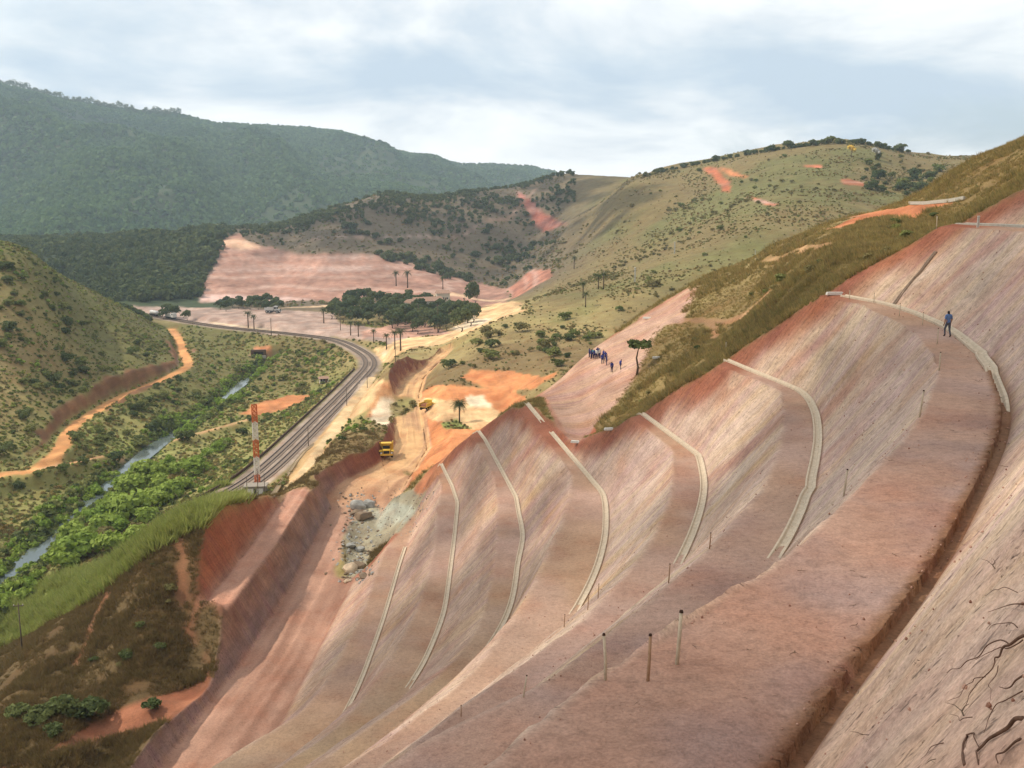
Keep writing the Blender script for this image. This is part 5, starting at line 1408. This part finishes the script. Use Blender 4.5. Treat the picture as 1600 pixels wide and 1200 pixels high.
for px, rad, lab in ROOTS:
    s = surf_pts(px)
    if len(s) < 2: continue
    jr = random.Random(len(lab)); q = [tuple(a) for a in s]
    mids = []
    for a_, b2 in zip(q[:-1], q[1:]):
        mids += [Vector(a_), (Vector(a_) + Vector(b2)) / 2 + Vector((jr.uniform(-.03, .03), jr.uniform(-.03, .03), jr.uniform(0, .03)))]
    s = [Vector(a_) for a_ in catmull([tuple(v_) for v_ in mids] + [q[-1]], 5)]
    o = MB().tube(s, [rad * .48 * (1.25 - .85 * i / len(s)) for i in range(len(s))], 7).build('dry_root', M_ROOT, None, True); tag(o, lab, 'root')
# ------------------------------------------------------------------ people
def person_body(name, pose, seed=0):
    """one continuous skinned figure, 1.75 m, facing +y; pose gives joint offsets"""
    J = dict(pelvis=(0,0,.95), waist=(0,.0,1.10), chest=(0,.02,1.34), neck=(0,.01,1.50), head=(0,.03,1.60), crown=(0,.03,1.71),
             sl=(-.19,.0,1.42), el=(-.25,.0,1.14), wl=(-.27,.06,.90), hl=(-.27,.09,.80), sr=(.19,.0,1.42), er=(.25,.0,1.14), wr=(.27,.06,.90), hr=(.27,.09,.80),
             pl=(-.10,0,.88), kl=(-.11,.03,.50), al=(-.11,0,.09), tl=(-.12,.14,.04), pr=(.10,0,.88), kr=(.11,.03,.50), ar=(.11,0,.09), tr=(.12,.14,.04))
    J.update(pose)
    rad = dict(pelvis=.15, waist=.135, chest=.165, neck=.062, head=.10, crown=.07, sl=.075, el=.052, wl=.038, hl=.045, sr=.075, er=.052, wr=.038, hr=.045, pl=.098, kl=.066, al=.05, tl=.04, pr=.098, kr=.066, ar=.05, tr=.04)
    names = list(J); E_ = [('pelvis','waist'),('waist','chest'),('chest','neck'),('neck','head'),('head','crown'),('chest','sl'),('sl','el'),('el','wl'),('wl','hl'),('chest','sr'),('sr','er'),('er','wr'),('wr','hr'),('pelvis','pl'),('pl','kl'),('kl','al'),('al','tl'),('pelvis','pr'),('pr','kr'),('kr','ar'),('ar','tr')]
    me = bpy.data.meshes.new(name); me.from_pydata([J[n] for n in names], [(names.index(a), names.index(b)) for a, b in E_], [])
    o = bpy.data.objects.new(name, me); COL.objects.link(o)
    md = o.modifiers.new('skin', 'SKIN'); md.use_smooth_shade = True
    for i, n in enumerate(names):
        sv = me.skin_vertices[0].data[i]; sv.radius = (rad[n], rad[n] * (.72 if n in ('pelvis','waist','chest') else 1)); sv.use_root = (n == 'pelvis')
    o.modifiers.new('sub', 'SUBSURF').levels = 1
    dg = bpy.context.evaluated_depsgraph_get(); ev = o.evaluated_get(dg); me2 = bpy.data.meshes.new_from_object(ev)
    bpy.data.objects.remove(o); me2.name = name
    return me2, J
M_SKIN = simple('skin', K(168,122,96), .7, 8, .08); M_HAIR = simple('hair', K(44,36,30), .8); M_SHOE = simple('shoes', K(60,50,44), .8)
def dress(me, J, shirt, trousers, sleeve=True):
    for m in (M_SKIN, shirt, trousers, M_HAIR, M_SHOE): me.materials.append(m)
    hands = [Vector(J['hl']), Vector(J['hr'])]; wr = [Vector(J['wl']), Vector(J['wr'])]; ank = [Vector(J['al']), Vector(J['ar'])]; toe_ = [Vector(J['tl']), Vector(J['tr'])]
    el = [Vector(J['el']), Vector(J['er'])]; hd = Vector(J['head']); cr = Vector(J['crown'])
    for f in me.polygons:
        c = f.center; f.use_smooth = True
        arm = min((c - (a + b) / 2).length for a, b in zip(el, wr)) < .17 or min((c - h).length for h in hands) < .11
        if (c - hd).length < .145 or (c - cr).length < .12: f.material_index = 3 if (c.z > hd.z + .05 or c.y < hd.y - .02) else 0
        elif min((c - a).length for a in ank + toe_) < .11: f.material_index = 4
        elif arm: f.material_index = 0 if (not sleeve or min((c - h).length for h in hands) < .11) else 1
        elif c.z > Vector(J['pelvis']).z + .04: f.material_index = 1
        else: f.material_index = 2
def cloth(nm, c): return simple(nm, c, .85, 12, .15, .3, .02)
M_BLUE = cloth('blue_shirt', K(98,128,176)); M_JEAN = cloth('grey_jeans', K(92,92,102)); M_NAVY = cloth('navy_overall', K(52,62,132)); M_NAVY2 = cloth('navy_trousers', K(40,44,84)); M_TEAL = cloth('teal_shirt', K(84,140,150)); M_WSH = cloth('white_shirt', K(206,204,198))
walk = dict(kl=(-.11,.16,.52), al=(-.11,.10,.12), tl=(-.12,.25,.08), kr=(.11,-.02,.49), ar=(.11,-.16,.10), tr=(.12,-.04,.03), el=(-.29,-.08,1.16), wl=(-.31,-.05,.92), hl=(-.31,-.01,.83), er=(.30,.05,1.15), wr=(.32,.16,.93), hr=(.32,.21,.85))
me, J = person_body('walker', walk); dress(me, J, M_BLUE, M_JEAN, False)
p = hit(1480, 527); o = link('person', me); o.location = p; o.rotation_euler = (0, 0, .25); o.scale = (1.04, 1.04, 1.04); tag(o, 'man in light blue shirt and grey trousers walking away along the bench', 'person')
# five fingers on each hand of the walking man
for s, hn, wn in ((-1, 'hl', 'wl'), (1, 'hr', 'wr')):
    h = Vector(J[hn]); d = (h - Vector(J[wn])).normalized(); b = MB(); side = Vector((0, 1, 0))
    for i in range(4):
        a = h + d * .03 + side * (-.03 + .02 * i); b.tube([a, a + d * .05, a + d * (.075 - .006 * abs(i - 1.5)) + Vector((-s * .015, 0, 0))], [.010, .009, .007], 5)
    a = h + side * .035; b.tube([a, a + side * .03 + d * .03, a + side * .03 + d * .055], [.011, .010, .008], 5)
    b.build('fingers', M_SKIN, o, True)
POSES = [dict(), dict(el=(-.27,.10,1.16), wl=(-.18,.26,1.10), hl=(-.12,.32,1.10)), dict(kl=(-.12,.14,.55), al=(-.12,.16,.18), tl=(-.13,.30,.15), chest=(0,.10,1.32), neck=(0,.14,1.47), head=(0,.18,1.56), crown=(0,.20,1.67), sl=(-.19,.09,1.40), sr=(.19,.09,1.40)),
         dict(er=(.30,.08,1.20), wr=(.20,.24,1.22), hr=(.14,.30,1.26)), dict(kr=(.13,.10,.52), ar=(.14,.02,.12), tr=(.15,.15,.07))]
WM = {}
def worker(u, v, rz, pi, shirt, trs, label):
    key = (pi, shirt.name, trs.name)
    if key not in WM:
        me, J = person_body('worker', POSES[pi]); dress(me, J, shirt, trs); WM[key] = me
    p = hit(u, v, 120, 230)
    o = link('person', WM[key]); o.location = p; o.scale = (1.12, 1.12, 1.05); o.rotation_euler = (0, 0, rz); tag(o, label, 'person', 'workers on the spur')
for a in [(921,559,1.2,0,M_NAVY,M_NAVY2,'worker in navy at the far left end of the group on the spur'),(926,560,2.4,1,M_TEAL,M_NAVY2,'worker in a teal shirt in the group on the spur'),(932,561,-1.0,4,M_WSH,M_NAVY2,'worker in a white shirt left in the group on the spur'),
          (929,562,.4,3,M_NAVY,M_NAVY2,'worker in navy between the teal and white shirts'),(937,560,.8,0,M_WSH,M_NAVY2,'worker in a white shirt right of the first white shirt'),(934,558,.2,1,M_NAVY,M_NAVY2,'worker in navy behind the two white shirts'),(946,565,-.4,0,M_NAVY,M_NAVY2,'worker in navy at the right edge of the tight group'),(924,561,.9,4,M_NAVY,M_NAVY2,'worker in navy in front of the teal shirt'),(943,562,2.0,1,M_NAVY,M_NAVY2,'worker in navy standing highest on the right of the tight group'),
          (941,569,-.6,4,M_NAVY,M_NAVY2,'worker in navy halfway down the line, left of a pair'),(948,571,1.4,3,M_NAVY,M_NAVY2,'worker in navy halfway down the line, right of a pair'),
          (956,582,.5,0,M_NAVY,M_NAVY2,'worker in navy standing lowest in the line'),(969,578,-1.2,2,M_NAVY,M_NAVY2,'worker in navy stepping with one raised knee, rightmost of the group')]: worker(*a)
# ------------------------------------------------------------------ the air of the valley
b = MB().box(-5200, 5200, -400, 5600, -98, 720)
m = bpy.data.materials.new('valley_air'); m.use_nodes = True; t = m.node_tree
for n in list(t.nodes): t.nodes.remove(n)
vo = N_(t, 'ShaderNodeVolumePrincipled'); vo.inputs['Density'].default_value = 0.00011; vo.inputs['Color'].default_value = (.66, .83, 1.0, 1); vo.inputs['Anisotropy'].default_value = 0.2
ou = N_(t, 'ShaderNodeOutputMaterial'); t.links.new(vo.outputs[0], ou.inputs['Volume'])
o = b.build('haze', m); o['kind'] = 'stuff'; o['label'] = 'pale haze filling the valley'

# ------------------------------------------------------------------ clouds whose shadows lie on the slopes
m, t, b_ = mat('cloud'); b_.inputs['Base Color'].default_value = (.9, .91, .93, 1); b_.inputs['Roughness'].default_value = 1
tr = N_(t, 'ShaderNodeBsdfTranslucent'); tr.inputs['Color'].default_value = (.9, .91, .93, 1); mx = N_(t, 'ShaderNodeMixShader'); mx.inputs[0].default_value = .5
ou = [q for q in t.nodes if q.type == 'OUTPUT_MATERIAL'][0]; t.links.new(b_.outputs[0], mx.inputs[1]); t.links.new(tr.outputs[0], mx.inputs[2]); t.links.new(mx.outputs[0], ou.inputs['Surface'])
M_CLOUD = m
def cloud(lobes, z0, alt, seed, rad, label, dense=2.2):
    """lobes: plan ellipses (x, y, half width, half length) whose shade falls at level z0"""
    r = np.random.default_rng(seed); k = (alt - z0) / sun_dir.z; off = np.array(sun_dir) * k; V = []; F = []
    bm = bmesh.new(); bmesh.ops.create_icosphere(bm, subdivisions=1, radius=1); bv = np.array([v.co[:] for v in bm.verts]); bf = [[v.index for v in f.verts] for f in bm.faces]; bm.free()
    for cx, cy, a, b2 in lobes:
        n = int(6 + dense * a * b2 / rad ** 2)
        for i in range(n):
            q = math.sqrt(r.random()); w = r.uniform(0, 6.283); e = 1.12 if r.random() < .25 else .95
            c = np.array([cx + math.cos(w) * q * a * e, cy + math.sin(w) * q * b2 * e, z0]) + off
            rr_ = rad * r.uniform(.45, 1.05) * (1.15 - .75 * q); c[2] += rr_ * r.uniform(0, .5)
            P0 = bv * (1 + .35 * fbm(bv[:, 0] * 1.6 + i, bv[:, 1] * 1.6, bv[:, 2] * 1.6 + seed, 3))[:, None] * rr_ * np.array([1.1, 1.1, .62])
            nV = len(V); V += [tuple(p_) for p_ in P0 + c]; F += [tuple(j + nV for j in f) for f in bf]
    me = bpy.data.meshes.new('cloud'); me.from_pydata(V, [], F); me.polygons.foreach_set('use_smooth', [True] * len(F)); me.materials.append(M_CLOUD)
    o = link('cloud', me); tag(o, label, 'cloud', kind='stuff')
cloud([(14, 60, 84, 125), (-22, 150, 34, 52), (20, -20, 90, 70), (-58, 118, 22, 40), (-24, 80, 60, 70)], -40, 1150, 1, 13, 'white cloud high above the near slope', 1.9)
cloud([(-60, 1080, 190, 120), (80, 900, 60, 105), (-190, 1060, 120, 90), (60, 1230, 130, 110)], 0, 1300, 2, 24, 'white cloud high above the middle hill')
cloud([(-1050, 3000, 420, 230), (-350, 3300, 330, 170), (-1500, 2600, 300, 160)], 200, 1500, 3, 60, 'broad white cloud above the far mountain', 3.2)

# ------------------------------------------------------------------ each repeat says where in its group it stands
ORD = 'first second third fourth fifth sixth seventh eighth ninth tenth eleventh twelfth'.split()
bpy.context.view_layer.update()
def by_label(obs):
    d = {}
    for o in obs: d.setdefault((o.get('group'), o['label']), []).append(o)
    return [v for v in d.values() if len(v) > 1]
tops = [o for o in SC.objects if o.parent is None and o.get('label') and o.get('group')]
def uv_of(o): p = o.matrix_world.translation; a, b = proj(p.x, p.y, p.z); return float(a), float(b)
for obs in by_label(tops):
    q = {o: uv_of(o) for o in obs}
    if len(obs) > 6:
        us = sorted(a for a, b in q.values()); vs = sorted(b for a, b in q.values()); n = len(us)
        flat = (vs[-1] - vs[0]) < 60
        for o in obs:
            a, b = q[o]
            col = 'left' if a < us[n // 3] else ('middle' if a < us[2 * n // 3] else 'right')
            row = '' if flat else ('upper ' if b < vs[n // 3] else ('central ' if b < vs[2 * n // 3] else 'lower '))
            o['label'] = o['label'] + ', ' + row + col + ' part'
for obs in by_label(tops):
    if len(obs) > 12: continue
    for i, o in enumerate(sorted(obs, key=lambda o: uv_of(o)[0])):
        if len(o['label'].split()) <= 13: o['label'] = o['label'] + ', ' + ORD[i] + ' from left'
